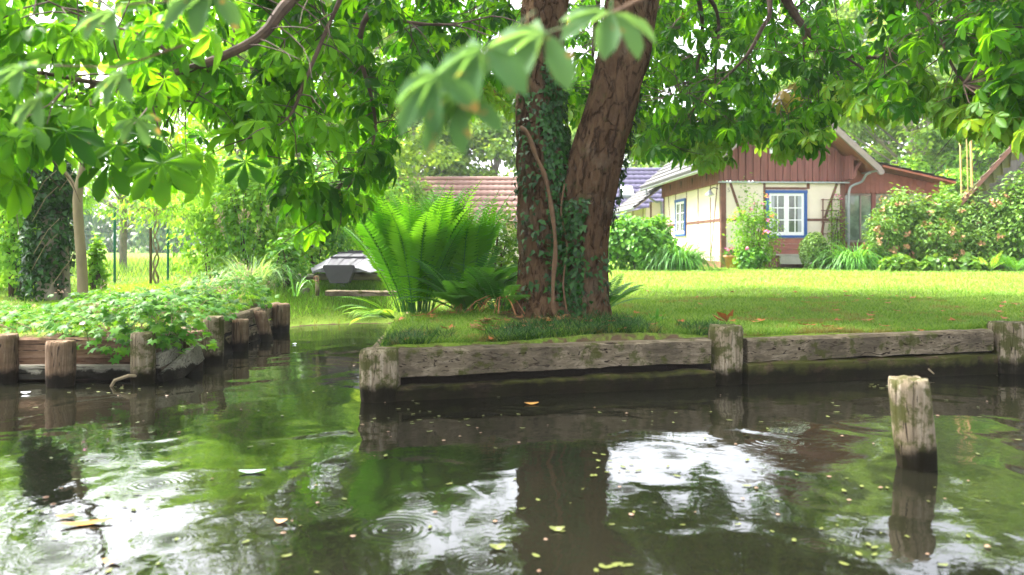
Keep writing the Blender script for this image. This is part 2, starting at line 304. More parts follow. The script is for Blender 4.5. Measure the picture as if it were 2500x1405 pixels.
# ------------------------------------------------------------ ground and water
BANK = [(-60, 7.05), (-3.02, 6.95), (-2.92, 8.0), (-3.08, 9.5), (-3.2, 11.2), (-2.9, 11.75), (-2.2, 12.05), (-1.5, 12.1), (-1.2, 11.6),
        (-1.26, 9.6), (-1.24, 7.8), (-1.08, 6.0), (0, 6.27), (1.77, 6.73), (4.41, 7.35), (9, 8.4), (60, 20)]
def bank_sd(X, Y):                             # signed distance to the bank line, positive on land
    X = np.asarray(X, float); Y = np.asarray(Y, float); dmin = np.full(X.shape, 1e9)
    for (x0, y0), (x1, y1) in zip(BANK[:-1], BANK[1:]):
        dx, dy = x1-x0, y1-y0; t = np.clip(((X-x0)*dx+(Y-y0)*dy)/(dx*dx+dy*dy), 0, 1)
        dmin = np.minimum(dmin, np.hypot(X-x0-t*dx, Y-y0-t*dy))
    poly = BANK+[(60, 200), (-60, 200)]; ins = np.zeros(X.shape, bool)
    for (x0, y0), (x1, y1) in zip(poly, poly[1:]+poly[:1]):
        c = ((y0 > Y) != (y1 > Y)) & (X < (x1-x0)*(Y-y0)/((y1-y0) if y1 != y0 else 1e-9)+x0); ins ^= c
    ins |= (np.abs(X) >= 60) & (Y > 20) | (Y > 199)
    return np.where(ins, dmin, -dmin)
TX, TY = 0.42, 7.45
def gz(X, Y):                                  # land height
    X = np.asarray(X, float); Y = np.asarray(Y, float)
    z = .37+.18*np.clip((Y-7)/9, 0, 1)
    z = z+.14*np.exp(-((X-TX)**2/1.2+(Y-TY-.1)**2/.6))+.05*np.exp(-((X+.3)**2/1.5+(Y-7.4)**2/.8))
    return z+.012*np.sin(X*3.1+Y*1.7)+.01*np.sin(Y*4.3-X*2.2)
def lz(x, y): return float(gz(x, y))
def gh(X, Y):                                  # real surface height, soft shore included
    X = np.asarray(X, float); Y = np.asarray(Y, float); sd_ = bank_sd(X, Y); so_ = np.clip((Y-10.6)/1.0, 0, 1)*np.clip(1-(Y-13)/2, 0, 1)
    q = np.clip(sd_/(.10+.9*so_), 0, 1); return gz(X, Y)*q*q*(3-2*q)
xs = np.concatenate([np.linspace(-900, -70, 12), np.linspace(-60, -9, 30), np.arange(-8.5, 8.5, .07), np.linspace(9, 60, 30), np.linspace(70, 900, 12)])
ys = np.concatenate([np.linspace(-30, 4.5, 6), np.arange(5.2, 13, .07), np.linspace(13.3, 30, 40), np.linspace(32, 120, 24), np.linspace(140, 1500, 12)])
GX, GY = np.meshgrid(xs, ys); sd = bank_sd(GX, GY); land = gz(GX, GY)
soft = np.clip((GY-10.6)/1.0, 0, 1)*np.clip(1-(GY-13)/2, 0, 1)            # the far end of the ditch is a soft muddy shore
wd = .10+.9*soft
tt = np.clip(sd/wd, 0, 1); ss = tt*tt*(3-2*tt)
GZ = np.where(sd > 0, -.02*(1-soft)*(tt < .5)+land*ss, -.6*np.clip(-sd/.3, 0, 1))
nx, ny = len(xs), len(ys); idx = np.arange(nx*ny).reshape(ny, nx)
gf = np.stack([idx[:-1, :-1], idx[:-1, 1:], idx[1:, 1:], idx[1:, :-1]], -1).reshape(-1, 4)
g = npmesh('ground', np.stack([GX, GY, GZ], -1).reshape(-1, 3), gf, M['ground'], smooth=True); tag(g, kind='structure')
bare_gapshade = np.clip(1-sd/.28, 0, 1)*.55+np.exp(-((GX-TX+.1)**2/.7+(GY-TY+.2)**2/.35))*.62
bare_gapshade += .25*((GX < -1.5) & (GY < 8)); bare_gapshade = np.where((sd < .10) & (GY < 10.5) & (GZ < .27), 2, np.where(sd < .05, 1, np.minimum(bare_gapshade, .9)))  # highest value marks the bank face painted black as gap shade
a = g.data.attributes.new('bare_gapshade', 'FLOAT', 'POINT'); a.data.foreach_set('value', bare_gapshade.astype(np.float32).ravel())
tag(npmesh('water', [(-80, -30, 0), (80, -30, 0), (80, 13, 0), (-80, 13, 0)], [[0, 1, 2, 3]], M['water']), kind='structure')

# ------------------------------------------------------------ foliage helpers
def nrm(a): return a/np.maximum(np.linalg.norm(a, axis=-1, keepdims=True), 1e-9)
def leafframes(n, d):
    z = nrm(n); y = nrm(d-z*np.sum(d*z, -1, keepdims=True)); x = np.cross(y, z); return np.stack([x, y, z], -1)
T_DIA = (np.array([(0, 0, 0), (.32, .5, .06), (0, 1, -.06), (-.32, .5, .06)]), np.array([(0, 1, 2), (0, 2, 3)]))
T_LONG = (np.array([(0, 0, 0), (.13, .45, .03), (0, 1, -.12), (-.13, .45, .03)]), np.array([(0, 1, 2), (0, 2, 3)]))
T_ROUND = (np.array([(0, 0, 0), (.4, .3, .05), (.38, .72, .04), (0, 1, -.1), (-.38, .72, .04), (-.4, .3, .05)]), np.array([(0, 1, 2, 3), (0, 3, 4, 5)]))
T_IVY = (np.array([(0, 0, 0), (.45, .1, .0), (.25, .4, .04), (0, 1, -.1), (-.25, .4, .04), (-.45, .1, 0)]), np.array([(0, 1, 2, 3), (0, 3, 4, 5)]))
def lobed():
    v = [(0, .25, .05)]; f = []
    for i in range(11):
        a = R(-150+30*i); r = 1.0 if i % 2 == 0 else .55
        v.append((math.sin(a)*.55*r, .25+math.cos(a)*.6*r, -.10*r+.03*(i % 2)))
    f = [(0, i, i+1) for i in range(1, 11)]
    return np.array(v), np.array(f)
T_LOBE = lobed()
def chest_template(nl=7, jit=0, fold=1.0, seed=0):
    rj = random.Random(seed)
    angs = [0, 43, -43, 86, -86, 128, -128][:nl]; ln = [1, .97, .97, .82, .82, .5, .5]; V = []; Fc = []
    for a, l in zip(angs, ln):
        a += rj.uniform(-14, 14)*jit; l *= 1+rj.uniform(-.22, .12)*jit; dr_ = rj.uniform(.0, .35)*jit
        ca, sa = math.cos(R(a)), math.sin(R(a)); b = len(V)
        prof = [(0, 0, 0), (.07, .3, .03), (.2, .66, .0), (.16, .87, -.07), (0, 1.0, -.15), (-.16, .87, -.07), (-.2, .66, .0), (-.07, .3, .03), (0, .6, -.07)]
        for x, y, z in prof: x, y = x*l, y*l; V.append((x*ca+y*sa, -x*sa+y*ca, z*l*fold-(.12+dr_)*(y**2)))
        Fc += [(b, b+1, b+2, b+8), (b+8, b+2, b+3, b+4), (b+8, b+4, b+5, b+6), (b, b+8, b+6, b+7)]
    b = len(V); V += [(-.012, -.75, .0), (.012, -.75, 0), (.012, 0, 0), (-.012, 0, 0)]; Fc.append((b, b+1, b+2, b+3))
    return np.array(V), np.array(Fc)
T_CH = chest_template(); T_CHV = [chest_template(7, 1, 1.2, 1), chest_template(7, 1, 1.9, 2), chest_template(5, 1, 1.4, 3), chest_template(6, 1, .6, 4), chest_template(7, 1, 2.6, 5)]; T_CH5 = chest_template(5, .6, 1.6, 9); T_CH5 = (T_CH5[0], T_CH5[1])
def leafarr(pos, n, d, size, tmpl, rnd=None):
    tv, tf = tmpl; k = len(pos); Mx = leafframes(n, d); size = np.broadcast_to(np.asarray(size, float), (k,))
    V = pos[:, None, :]+np.einsum('kij,vj->kvi', Mx, tv)*size[:, None, None]
    Fc = (tf[None]+(np.arange(k)*len(tv))[:, None, None]).reshape(-1, tf.shape[1])
    r = rng.random(k) if rnd is None else rnd
    return V.reshape(-1, 3), Fc, np.repeat(r, len(tf))
def leafobj(name, sets, mats, parent=None, world=True, origin=None):
    """sets: list of (V,F,rnd,matindex) with equal face size"""
    V = []; Fc = []; Rr = []; Mi = []; o = 0
    for v, f, r, mi in sets: V.append(v); Fc.append(f+o); Rr.append(r); Mi.append(np.full(len(f), mi)); o += len(v)
    return npmesh(name, np.concatenate(V), np.concatenate(Fc), mats, parent, world, np.concatenate(Rr), np.concatenate(Mi), origin=origin)
def rdir(k): return nrm(rng.normal(size=(k, 3)))
def blobpts(c, r, k, shell=.35, lump=.22, squash_bottom=.75):
    """points near the surface of a lumpy ellipsoid, plus outward normals"""
    u = rdir(k); u[:, 2] = np.where(u[:, 2] < -squash_bottom, -u[:, 2]*.6, u[:, 2])
    u = nrm(u); ph = rng.random(3)*9
    lum = 1+lump*(np.sin(u[:, 0]*5+ph[0])*np.sin(u[:, 1]*4+ph[1])+.6*np.sin(u[:, 2]*7+ph[2]+u[:, 0]*6))
    rad = (1-shell*rng.random(k)**1.6)*lum; return np.array(c)+u*rad[:, None]*np.array(r), u
def bush_leaves(c, r, k, size, tmpl=T_DIA, shell=.35, lump=.22, up=.5, droop=.3, mi=0, zmin=None):
    p, u = blobpts(c, r, k, shell, lump); n = nrm(u*.7+np.array([0, 0, up])+rng.normal(size=(k, 3))*.45)
    d = nrm(u*.6+rng.normal(size=(k, 3))*.7+np.array([0, 0, -droop])); s = size*(.6+.8*rng.random(k))
    if zmin is not None: m = p[:, 2] > zmin; p, n, d, s = p[m], n[m], d[m], s[m]
    return (*leafarr(p, n, d, s, tmpl), mi)
def stems(mb, c, top, n, r=.012, spread=.5, base=.12):
    for i in range(n):
        a = random.uniform(0, 6.28); b = (c[0]+math.cos(a)*base*random.random(), c[1]+math.sin(a)*base*random.random(), c[2]-.03)
        e = (c[0]+math.cos(a)*spread*random.uniform(.3, 1), c[1]+math.sin(a)*spread*random.uniform(.3, 1), top*random.uniform(.7, 1))
        mid = ((b[0]+e[0])/2+random.uniform(-.08, .08), (b[1]+e[1])/2, b[2]+(e[2]-b[2])*.55)
        mb.tube([b, mid, e], [r, r*.8, r*.4], 5)
    return mb
def bush(name, label, cat, x, y, r, k, size, mat, tmpl=T_DIA, z=None, group=None, flower=None, nf=0, fs=.05, nst=6, sub=6, stemmat='twig', zc=.5, **kw):
    z0 = lz(x, y) if z is None else z; t = thing(name, label, cat, (x, y, z0), 0, group)
    sets = [bush_leaves((0, 0, r[2]*zc*2*.5), (r[0]*.85, r[1]*.85, r[2]*.62), int(k*.45), size, tmpl, **{'shell': .6, 'zmin': .01, **kw})]
    for i in range(sub):
        a = 2*math.pi*i/sub+random.uniform(-.4, .4); q = random.uniform(.35, .62); hh = random.uniform(.15, .95)
        c = (math.cos(a)*r[0]*q, math.sin(a)*r[1]*q, r[2]*hh*.85)
        sets.append(bush_leaves(c, (r[0]*.42, r[1]*.42, r[2]*.34), int(k*.55/sub), size, tmpl, **{'shell': .5, 'zmin': .01, **kw}))
    leafobj('foliage', sets, mat, t, world=False)
    stems(MB(), (0, 0, 0), r[2]*.85, nst, .016, r[0]*.5).build('stems', M[stemmat], t)
    if nf:
        for mi, fm in enumerate(flower):
            p, u = blobpts((0, 0, r[2]*.52), (r[0]*.98, r[1]*.98, r[2]*.55), nf, .1, .2); m = (p[:, 2] > r[2]*.25) & (u[:, 1] < .5); p, u = p[m], u[m]
            P2 = np.repeat(p, 9, 0)+rng.normal(size=(len(p)*9, 3))*fs*.4; U = nrm(np.repeat(u, 9, 0)+rng.normal(size=(len(P2), 3))*.8)
            v, f, rr = leafarr(P2, U, rdir(len(P2)), fs, T_ROUND); npmesh('blossoms', v, f, fm, t, False, rr)
    return t
def strapmesh(k, L_, W_, seg=5, spread=.35, lift=1.0, droop=1.0, cx=(0, 0, 0), base=.1, amin=0, amax=2*math.pi):
    """arching strap leaves out of one crown"""
    V = []; Fc = []; rr = []
    for i in range(k):
        a = random.uniform(amin, amax); l = L_*random.uniform(.6, 1.1); e = R(random.uniform(42, 88)); wdt = W_*random.uniform(.7, 1.2)
        o = np.array([cx[0]+math.cos(a)*base*random.random(), cx[1]+math.sin(a)*base*random.random(), cx[2]]); b0 = len(V); p = o.copy(); st = l/seg
        dr = R(random.uniform(14, 30))*droop; side = np.array([-math.sin(a), math.cos(a), 0])
        for j in range(seg+1):
            ww = wdt*(1-(j/seg)**2*.95)*.5; V.append(p-side*ww); V.append(p+side*ww)
            p = p+np.array([math.cos(a)*math.cos(e), math.sin(a)*math.cos(e), math.sin(e)])*st; e -= dr*(1+j*.22)
        Fc += [(b0+2*j, b0+2*j+1, b0+2*j+3, b0+2*j+2) for j in range(seg)]; rr += [random.random()]*seg
    return np.array(V), np.array(Fc), np.array(rr)
def frond(a, L_, e0, curl, w_, o, npair=34, twist=0):
    """one fern frond: rachis points and pinnae"""
    seg = npair; st = L_/seg; p = np.array(o, float); e = e0; pos = []; nn = []; dd = []; sz = []; rach = [p.copy()]
    side = np.array([-math.sin(a+twist), math.cos(a+twist), 0])
    for j in range(seg):
        t = (j+.5)/seg; tan = np.array([math.cos(a)*math.cos(e), math.sin(a)*math.cos(e), math.sin(e)]); p = p+tan*st; e -= curl*(.3+1.7*t*t)/seg; rach.append(p.copy())
        wl = w_*min(1, (t/.35))**.8*(1-max(0, (t-.55)/.45)**1.6)
        if t < .08: continue
        up = np.cross(side, tan)
        for s in (-1, 1):
            pos.append(p); dd.append(side*s*1.0+tan*.45-up*.0+rng.normal(size=3)*.05); nn.append(-up*np.sign(up[2]) * -1 if up[2] else up); sz.append(max(wl, .01))
    return rach, pos, nn, dd, sz
T_PIN = (np.array([(0, 0, 0), (.11, .25, .01), (.09, .65, 0), (0, 1, -.08), (-.09, .65, 0), (-.11, .25, .01)]), np.array([(0, 1, 2, 3), (0, 3, 4, 5)]))
def fern(name, label, x, y, nfr, L_, w_, mat, z=None, erange=(62, 84), curl=.9, amin=0, amax=6.283, base=.12, npair=34, group=None, cat='fern', frm=None, dead=0):
    z0 = lz(x, y) if z is None else z; t = thing(name, label, cat, (x, y, z0), 0, group); pos = []; nn = []; dd = []; sz = []; mb = MB(); rr = []
    for i in range(nfr):
        a = amin+(amax-amin)*(i+random.random()*.7)/nfr
        rach, p, n, d, s = frond(a, L_*random.uniform(.75, 1.05), R(random.uniform(*erange)), curl*random.uniform(.7, 1.3), w_*random.uniform(.85, 1.1), (math.cos(a)*base*random.random(), math.sin(a)*base*random.random(), .02), npair, random.uniform(-.25, .25))
        pos += p; nn += n; dd += d; sz += s; rr += [random.random()]*len(p); mb.tube([tuple(q) for q in rach[::3]], [.006*(1-.8*j/len(rach[::3])) for j in range(len(rach[::3]))], 4)
    v, f, r = leafarr(np.array(pos), np.array(nn), np.array(dd), np.array(sz), T_PIN, np.array(rr)); npmesh('fronds', v, f, M[mat], t, False, r)
    mb.build('frond_stalks', M['blade'], t)
    if dead:
        d = MB()
        for i in range(dead):
            a = random.uniform(3.2, 6.2); l = random.uniform(.2, .45); pts = [(0, 0, .12)]
            pts += [(math.cos(a)*l*q, math.sin(a)*l*q, .12+.08*math.sin(q*3)-.13*q) for q in (.35, .7, 1)]
            d.tube(pts, [.006, .005, .004, .003], 4)
        d.build('dead_stalks', M['brownfrond'], t)
    return t

# ------------------------------------------------------------ timber bank walls
def beam_mesh(p, q, z0, z1, th, seg=40, jit=.008, dz0=0, dz1=0, taper=0):
    p = np.array(p, float); q = np.array(q, float); d = nrm(q-p); nrm2 = np.array([-d[1], d[0]]); V = []; Fc = []
    sd_ = random.random()*50
    for i in range(seg+1):
        t = i/seg; c = p+(q-p)*t; zz0 = z0+dz0*t; zz1 = z1+dz1*t
        def j(k): return jit*2*mnoise.noise(Vector((t*seg*.22+sd_, k*7.3, 1.7)))+jit*.8*mnoise.noise(Vector((t*seg*1.1, k*3.3+sd_, 0)))
        prof = [(0, zz0+j(0)), (0+j(5)*.5, (zz0+zz1)/2), (0, zz1-.018+j(1)*.6), (.022, zz1+j(2)*.6), (th, zz1+j(3)*.5), (th, zz0)]
        for (u, z) in prof: V.append((c[0]+nrm2[0]*u, c[1]+nrm2[1]*u, z))
    m = 6
    for i in range(seg): Fc += [(i*m+k, (i+1)*m+k, (i+1)*m+(k+1) % m, i*m+(k+1) % m) for k in range(m)]
    Fc += [tuple(range(m))[::-1], tuple(seg*m+k for k in range(m))]; return V, [list(f) for f in Fc]
def beam(name, label, p, q, z0, z1, th, mat, group='timber beams along the canal bank', cat='beam', **kw):
    V, Fc = beam_mesh(p, q, z0, z1, th, **kw); o = npmesh(name, V, Fc, M[mat], origin=(p[0], p[1], 0)); return tag(o, label, cat, group)
beam('bank_beam', 'long weathered top beam between the corner post and the middle post of the right bank', (-.86, 6.02), (1.62, 6.66), .165, .365, .14, 'beam', dz1=.012, dz0=.02)
beam('bank_beam', 'weathered top beam with a mossy patch right of the middle post', (1.94, 6.74), (4.28, 7.28), .175, .365, .14, 'beam', dz1=.02, dz0=.03)
beam('bank_beam', 'top beam running on beyond the right end post', (4.6, 7.38), (9, 8.4), .19, .385, .14, 'beam')
beam('bank_beam', 'mossy lower beam half in the water below the long top beam', (-.9, 5.94), (1.64, 6.60), -.3, .095, .18, 'beam_low', jit=.02, dz1=.035)
beam('bank_beam', 'mossy lower beam half in the water right of the middle post', (1.93, 6.69), (4.3, 7.25), -.3, .172, .18, 'beam_low', jit=.016, dz1=.01)
beam('bank_beam', 'mossy lower beam beyond the right end post', (4.6, 7.36), (9, 8.38), -.3, .18, .18, 'beam_low', jit=.016)
beam('side_beam', 'sandy top beam running back from the corner post along the ditch', (-1.27, 9.9), (-1.09, 6.12), .20, .36, .13, 'beamy', dz0=-.03, dz1=0)
beam('side_beam', 'dark lower beam of the ditch side behind the corner post', (-1.31, 9.9), (-1.13, 6.1), -.3, .17, .12, 'beam_low', jit=.018)
beam('bank_board', 'brown top board of the left bank', (-6.2, 6.78), (-3.06, 6.86), .20, .365, .05, 'plankb', jit=.003, group='boards of the left bank wall', cat='board')
beam('bank_board', 'pale grey lower board of the left bank', (-6.2, 6.79), (-3.06, 6.87), .02, .135, .05, 'plankg', jit=.003, group='boards of the left bank wall', cat='board')
beam('bank_board', 'dark recessed board between the two boards of the left bank', (-6.2, 6.86), (-3.06, 6.93), -.3, .21, .05, 'plankb', jit=.003, group='boards of the left bank wall', cat='board')
beam('ditch_board', 'brown top board on the left side of the ditch', (-2.98, 6.95), (-3.16, 11.2), .2, .38, .06, 'beamy', jit=.01, group='boards of the ditch side', cat='board')
beam('ditch_board', 'pale lower board on the left side of the ditch', (-2.96, 6.95), (-3.14, 11.2), .0, .17, .05, 'beamy', jit=.008, group='boards of the ditch side', cat='board')
def post(label, px, pyb, r, top, mat='post', lean=(0, 0), square=False, group='wooden posts along the banks', notch=0, at=None):
    Y = CAMH*F/(pyb-HZ); X = (px-1250)/F*Y; Y += r
    if at: X, Y = at
    V = []; Fc = []; ns = 28; nz_ = 22; z0 = -.5; sd_ = random.random()*99
    for i in range(nz_+1):
        t = i/nz_; z = z0+(top-z0)*t
        for k in range(ns):
            a = 2*math.pi*k/ns; rr = r
            if square: rr = r*min(1.15, 1/max(abs(math.cos(a+.1)), abs(math.sin(a+.1))))
            rr *= 1+.07*mnoise.noise(Vector((math.cos(a)*2.5, math.sin(a)*2.5+sd_, z*1.5)))+.05*mnoise.noise(Vector((math.cos(a)*9, math.sin(a)*9, z*2+sd_)))
            if z < .1: rr *= 1-.10*min(1, (.1-z)*6)
            zz = z
            if i == nz_: rr *= .93; zz = z+.012*mnoise.noise(Vector((math.cos(a)*3, math.sin(a)*3, sd_)))
            V.append((math.cos(a)*rr+lean[0]*(z-top), math.sin(a)*rr+lean[1]*(z-top), zz))
    for i in range(nz_): Fc += [[i*ns+k, i*ns+(k+1) % ns, (i+1)*ns+(k+1) % ns, (i+1)*ns+k] for k in range(ns)]
    c = len(V); V.append((0, 0, top+.006)); Fc += [[nz_*ns+k, nz_*ns+(k+1) % ns, c] for k in range(ns)]
    o = npmesh('bank_post', V, Fc, M[mat]); o.location = (X, Y, 0)
    for pl in o.data.polygons: pl.use_smooth = len(pl.vertices) == 4
    return tag(o, label, 'post', group)
post('thick split corner post where the ditch meets the canal', 922, 985, .135, .375, square=True)
post('round pale post in the middle of the right bank wall', 1782, 942, .14, .475)
post('square pale post at the right end of the bank wall', 2490, 915, .155, .45, square=True)
o = post('freestanding mossy post leaning in the water at right', 2240, 1152, .099, .45, lean=(-.09, .02), group='')
post('dark split post in the middle of the left bank wall', 130, 948, .11, .365, 'postd')
post('brown post at the left edge of the photo', -12, 940, .11, .4, 'postd')
post('pale brown post under the geranium at the left bank corner', 336, 942, .095, .42, 'post')
post('bark covered post just behind the left bank corner', 458, 912, .085, .36, 'postd', at=(-2.9, 7.45))
post('tall grooved post standing clear on the ditch side', 507, 893, .095, .46, 'post', at=(-2.86, 7.85))
post('short post behind the tall grooved post', 578, 850, .09, .34, 'postd', at=(-2.95, 8.9))
post('leaning brown post halfway along the ditch', 617, 828, .075, .36, 'postd', lean=(-.25, 0), at=(-3.02, 9.8))
post('dark stout post near the end of the ditch', 665, 808, .12, .38, 'postd', at=(-3.05, 10.8))
# rubble corner under geraniums
mb = MB(); mb.bar((-2.93, 6.86, -.02), (-2.78, 7.3, .20), .05, .17, (0, 0, 1)); mb.bar((-2.97, 6.84, .17), (-2.93, 7.2, .21), .05, .12, (0, 0, 1))
tag(mb.build('broken_board', M['plankg'], world=True, origin=(-2.9, 7.0, 0), bevel=.006), 'broken grey board leaning at the left bank corner', 'board')
mb = MB(); mb.tube([(-3.25, 6.62, -.02), (-3.2, 6.6, .05), (-3.1, 6.62, .085), (-3.0, 6.7, .07)], [.012, .014, .015, .012], 6)
tag(mb.build('dead_branch', M['palebark'], origin=(-3.2, 6.6, 0)), 'small bent dead branch poking out of the water by the left bank', 'branch')
mb = MB(); mb.tube([P(2250, 885, 7.2), P(2265, 900, 7.1), P(2280, 913, 7.0)], [.01, .009, .006], 5)
tag(mb.build('thin_stick', M['palebark'], origin=tuple(P(2265, 900, 7.1))), 'thin stick leaning on the mossy beam behind the freestanding post', 'stick')

# ------------------------------------------------------------ cottage
HL = (7.55, 22.8, .55); HR = R(3.3)
house = thing('cottage', 'cream half-timbered cottage with red-brown boarded gable and blue window frames', 'house', HL, HR)
hz = lambda py: .57+(605-py)*.0114
hx = lambda px: (px-1912)*.0114
W2 = 1.75
MB().box(-W2, 0, .19, W2, .2, 2.36).box(-W2, .2, .19, -W2+.2, 6.6, 2.36).box(W2-.2, .2, .19, W2, 6.6, 2.36).box(-W2+.2, 6.4, .19, W2-.2, 6.6, 2.36).build('wall', M['cream'], house)
MB().box(-W2-.04, -.04, -.1, W2+.04, 6.64, .187).build('plinth', M['brick'], house)
# gable boards with scalloped foot, every board real
mb = MB(); bw = .105; pk = 4.62; sl_ = .89
nb = int(2*(W2+.06)/bw)
for i in range(nb+1):
    x0 = -W2-.06+i*bw; x1 = x0+bw*.94; xm = (x0+x1)/2; zt = lambda x: pk-sl_*abs(x)
    d = -.065 if i % 2 else -.03
    mb.prism([(x0, 2.44), (xm, 2.40), (x1, 2.44), (x1, zt(x1)), (x0, zt(x0))], 'y', d, .02)
mb.prism([(-W2-.05, 2.46), (W2+.05, 2.46), (W2+.05, pk-sl_*(W2+.05)), (0, pk), (-W2-.05, pk-sl_*(W2+.05))], 'y', .021, .1)
mb.build('gable_boards', M['redwood'], house)
MB().box(-W2-.1, -.10, 2.363, W2+.1, 0.0, 2.40).build('flashing', M['zinc'], house)
# timber frame
mb = MB()
for x0, x1 in ((-W2-.012, -W2+.13), (W2-.13, W2+.012)): mb.box(x0, -.014, .19, x1, .02, 2.362)
mb.box(-W2+.131, -.010, 1.31, hx(1866), .02, 1.38); mb.box(hx(1972), -.010, 1.31, W2-.131, .02, 1.38)
mb.box(hx(1862), -.010, .845, hx(1868)-.003, .02, 2.362); mb.box(hx(1970)+.003, -.010, 2.2, hx(1978), .02, 2.362); mb.box(hx(1868), -.008, 2.185, hx(1970), .02, 2.25)
mb.bar((-1.5, -.004, 2.36), (-1.17, -.004, 1.39), .07, .02, (0, 1, 0)); mb.bar((1.53, -.004, 2.36), (1.18, -.004, 1.39), .07, .02, (0, 1, 0)); mb.bar((1.15, -.004, 1.30), (.98, -.004, .2), .07, .02, (0, 1, 0))
for y in (1.0, 2.26): mb.box(-W2-.010, y-.03, .19, -W2, y+.03, 2.36)
for y in (3.57, 4.93): mb.box(-W2-.010, y-.03, .19, -W2, y+.03, 2.36)
mb.box(-W2-.013, .02, .19, -W2, .14, 2.36); mb.box(-W2-.013, 6.45, .19, -W2, 6.6, 2.36)
mb.box(-W2-.014, .14, 1.3, -W2, 3.53, 1.38); mb.box(-W2-.014, 4.97, 1.3, -W2, 6.44, 1.38)
mb.bar((-W2-.004, .35, 2.36), (-W2-.004, 1.0, .2), .05, .02, (1, 0, 0)); mb.bar((-W2-.004, 5.9, 2.36), (-W2-.004, 5.3, .2), .05, .02, (1, 0, 0))
mb.build('timber_frame', M['timber'], house)
# side boarding under the eave
mb = MB(); y = .0
while y < 6.6: mb.box(-W2-.075-(.012 if int(y*10) % 2 else 0), y, 2.36, -W2, y+.112, 2.98); y += .118
mb.build('eave_boards', M['redwood'], house)
for y in (1.1, 2.6, 3.9, 5.3): MB().prism([(y-.05, 2.62), (y, 2.50), (y+.05, 2.62), (y+.05, 2.72), (y-.05, 2.72)], 'x', -W2-.095, -W2-.088).build('vent_cutout', M['dark'], house)
# roofs: stepped tile courses
def roof(name, prof_x, prof_z, y0, y1, n, mat, parent, th=.075, ridge=None, tile=.26):
    """slope from eave (prof_x[0],prof_z[0]) to ridge (prof_x[1],prof_z[1]) along y0..y1: n courses, each lapping the one below, wavy foot"""
    ex, ez = prof_x[0], prof_z[0]; dx, dz = prof_x[1]-ex, prof_z[1]-ez; V = []; Fc = []; ln = math.hypot(dx, dz); nx_, nz__ = -dz/ln, dx/ln
    if nz__ < 0: nx_, nz__ = -nx_, -nz__
    m = max(2, int(abs(y1-y0)/tile*4))
    for i in range(n):
        t0, t1 = i/n, (i+1.15)/n; t1 = min(t1, 1)
        for (t, off) in ((t0, 0.0), (t0, th), (t1, th*.35)):
            for j in range(m+1):
                yy = y0+(y1-y0)*j/m; wv = (.012*math.sin(j*math.pi/2)) if off else 0
                o_ = off+wv; V.append((ex+dx*t+nx_*o_, yy, ez+dz*t+nz__*o_))
        b = len(V)-3*(m+1)
        for r_ in range(2): Fc += [(b+r_*(m+1)+j, b+r_*(m+1)+j+1, b+(r_+1)*(m+1)+j+1, b+(r_+1)*(m+1)+j) for j in range(m)]
    return npmesh(name, V, np.array(Fc), mat, parent, False)
EX, EZ, PZ = 2.34, 2.72, 4.80; Y0, Y1 = -.8, 7.4
mb = MB(); ti = .05
mb.prism([(-EX, EZ-.07), (0, PZ-.07), (EX, EZ-.07), (EX, EZ-.01), (0, PZ-.01), (-EX, EZ-.01)], 'y', Y0+.06, Y1, 0)
mb.build('soffit', M['soffit'], house)
rf = roof('roof', (-EX-.05, 0), (EZ, PZ), Y0+.02, Y1, 11, M['tile_grey'], house, th=.095)
roof('roof', (EX+.05, 0), (EZ, PZ), Y0+.02, Y1, 11, M['tile_grey'], house, th=.095)
mb = MB()
for s in (-1, 1):
    mb.prism([(s*(EX+.03), EZ-.15), (s*(EX+.10), EZ-.06), (s*(EX+.03), EZ+.05), (0, PZ+.08), (0, PZ-.12)], 'y', Y0-.03, Y0+.055)
mb.build('verge_board', M['verge'], house)
mb = MB(); mb.tube([(0, Y0, PZ+.05), (0, Y1, PZ+.05)], .09, 8); mb.build('ridge_tiles', M['tile_grey'], house)
mb = MB(); mb.tube([(EX+.03, Y0-.05, EZ-.10), (EX+.03, Y0+.03, EZ-.10)], .085, 14); mb.build('verge_scroll', M['verge'], house)
for s in (-1, 1):
    mb = MB(); pr = [(s*(EX+.03+.065*math.cos(a)), EZ-.02+.065*math.sin(a)) for a in np.linspace(math.pi, 2*math.pi, 9)]
    pr += [(s*(EX+.03+.055*math.cos(a)), EZ-.02+.055*math.sin(a)) for a in np.linspace(2*math.pi, math.pi, 9)]
    mb.prism(pr, 'y', Y0+.1, Y1); mb.build('gutter', M['zinc'], house)
def pipe(pts, r=.035): 
    mb = MB(); sp = spline([(*p, r) for p in pts], 5); mb.tube([q[:3] for q in sp], r, 10); mb.build('downpipe', M['zinc'], house, smooth=True)
pipe([(EX-.02, -.35, EZ-.08), (EX-.12, -.3, EZ-.14), (EX-.2, -.2, EZ-.32), (EX-.42, -.15, EZ-.42), (W2+.09, -.12, 2.2), (W2+.07, -.1, 1.9), (W2+.07, -.1, 1.0), (W2+.07, -.1, .05)])
pipe([(-EX-.02, 6.7, EZ-.08), (-EX+.02, 6.7, EZ-.3), (-W2-.25, 6.7, 2.2), (-W2-.06, 6.7, 2.05), (-W2-.06, 6.7, .1)])
# bracket at the right verge
mb = MB(); mb.box(W2+.07, -.42, 2.98, W2+.50, -.34, 3.06); mb.bar((W2+.08, -.38, 2.5), (W2+.14, -.38, 2.75), .07, .07, (0, 1, 0)); mb.bar((W2+.14, -.38, 2.75), (W2+.33, -.38, 2.98), .07, .07, (0, 1, 0))
mb.build('bracket', M['redwood'], house)
mb = MB(); mb.box(W2+.07-.12, -.4, 2.45, W2+.07, -.02, 3.1); mb.build('bracket_post', M['redwood'], house)
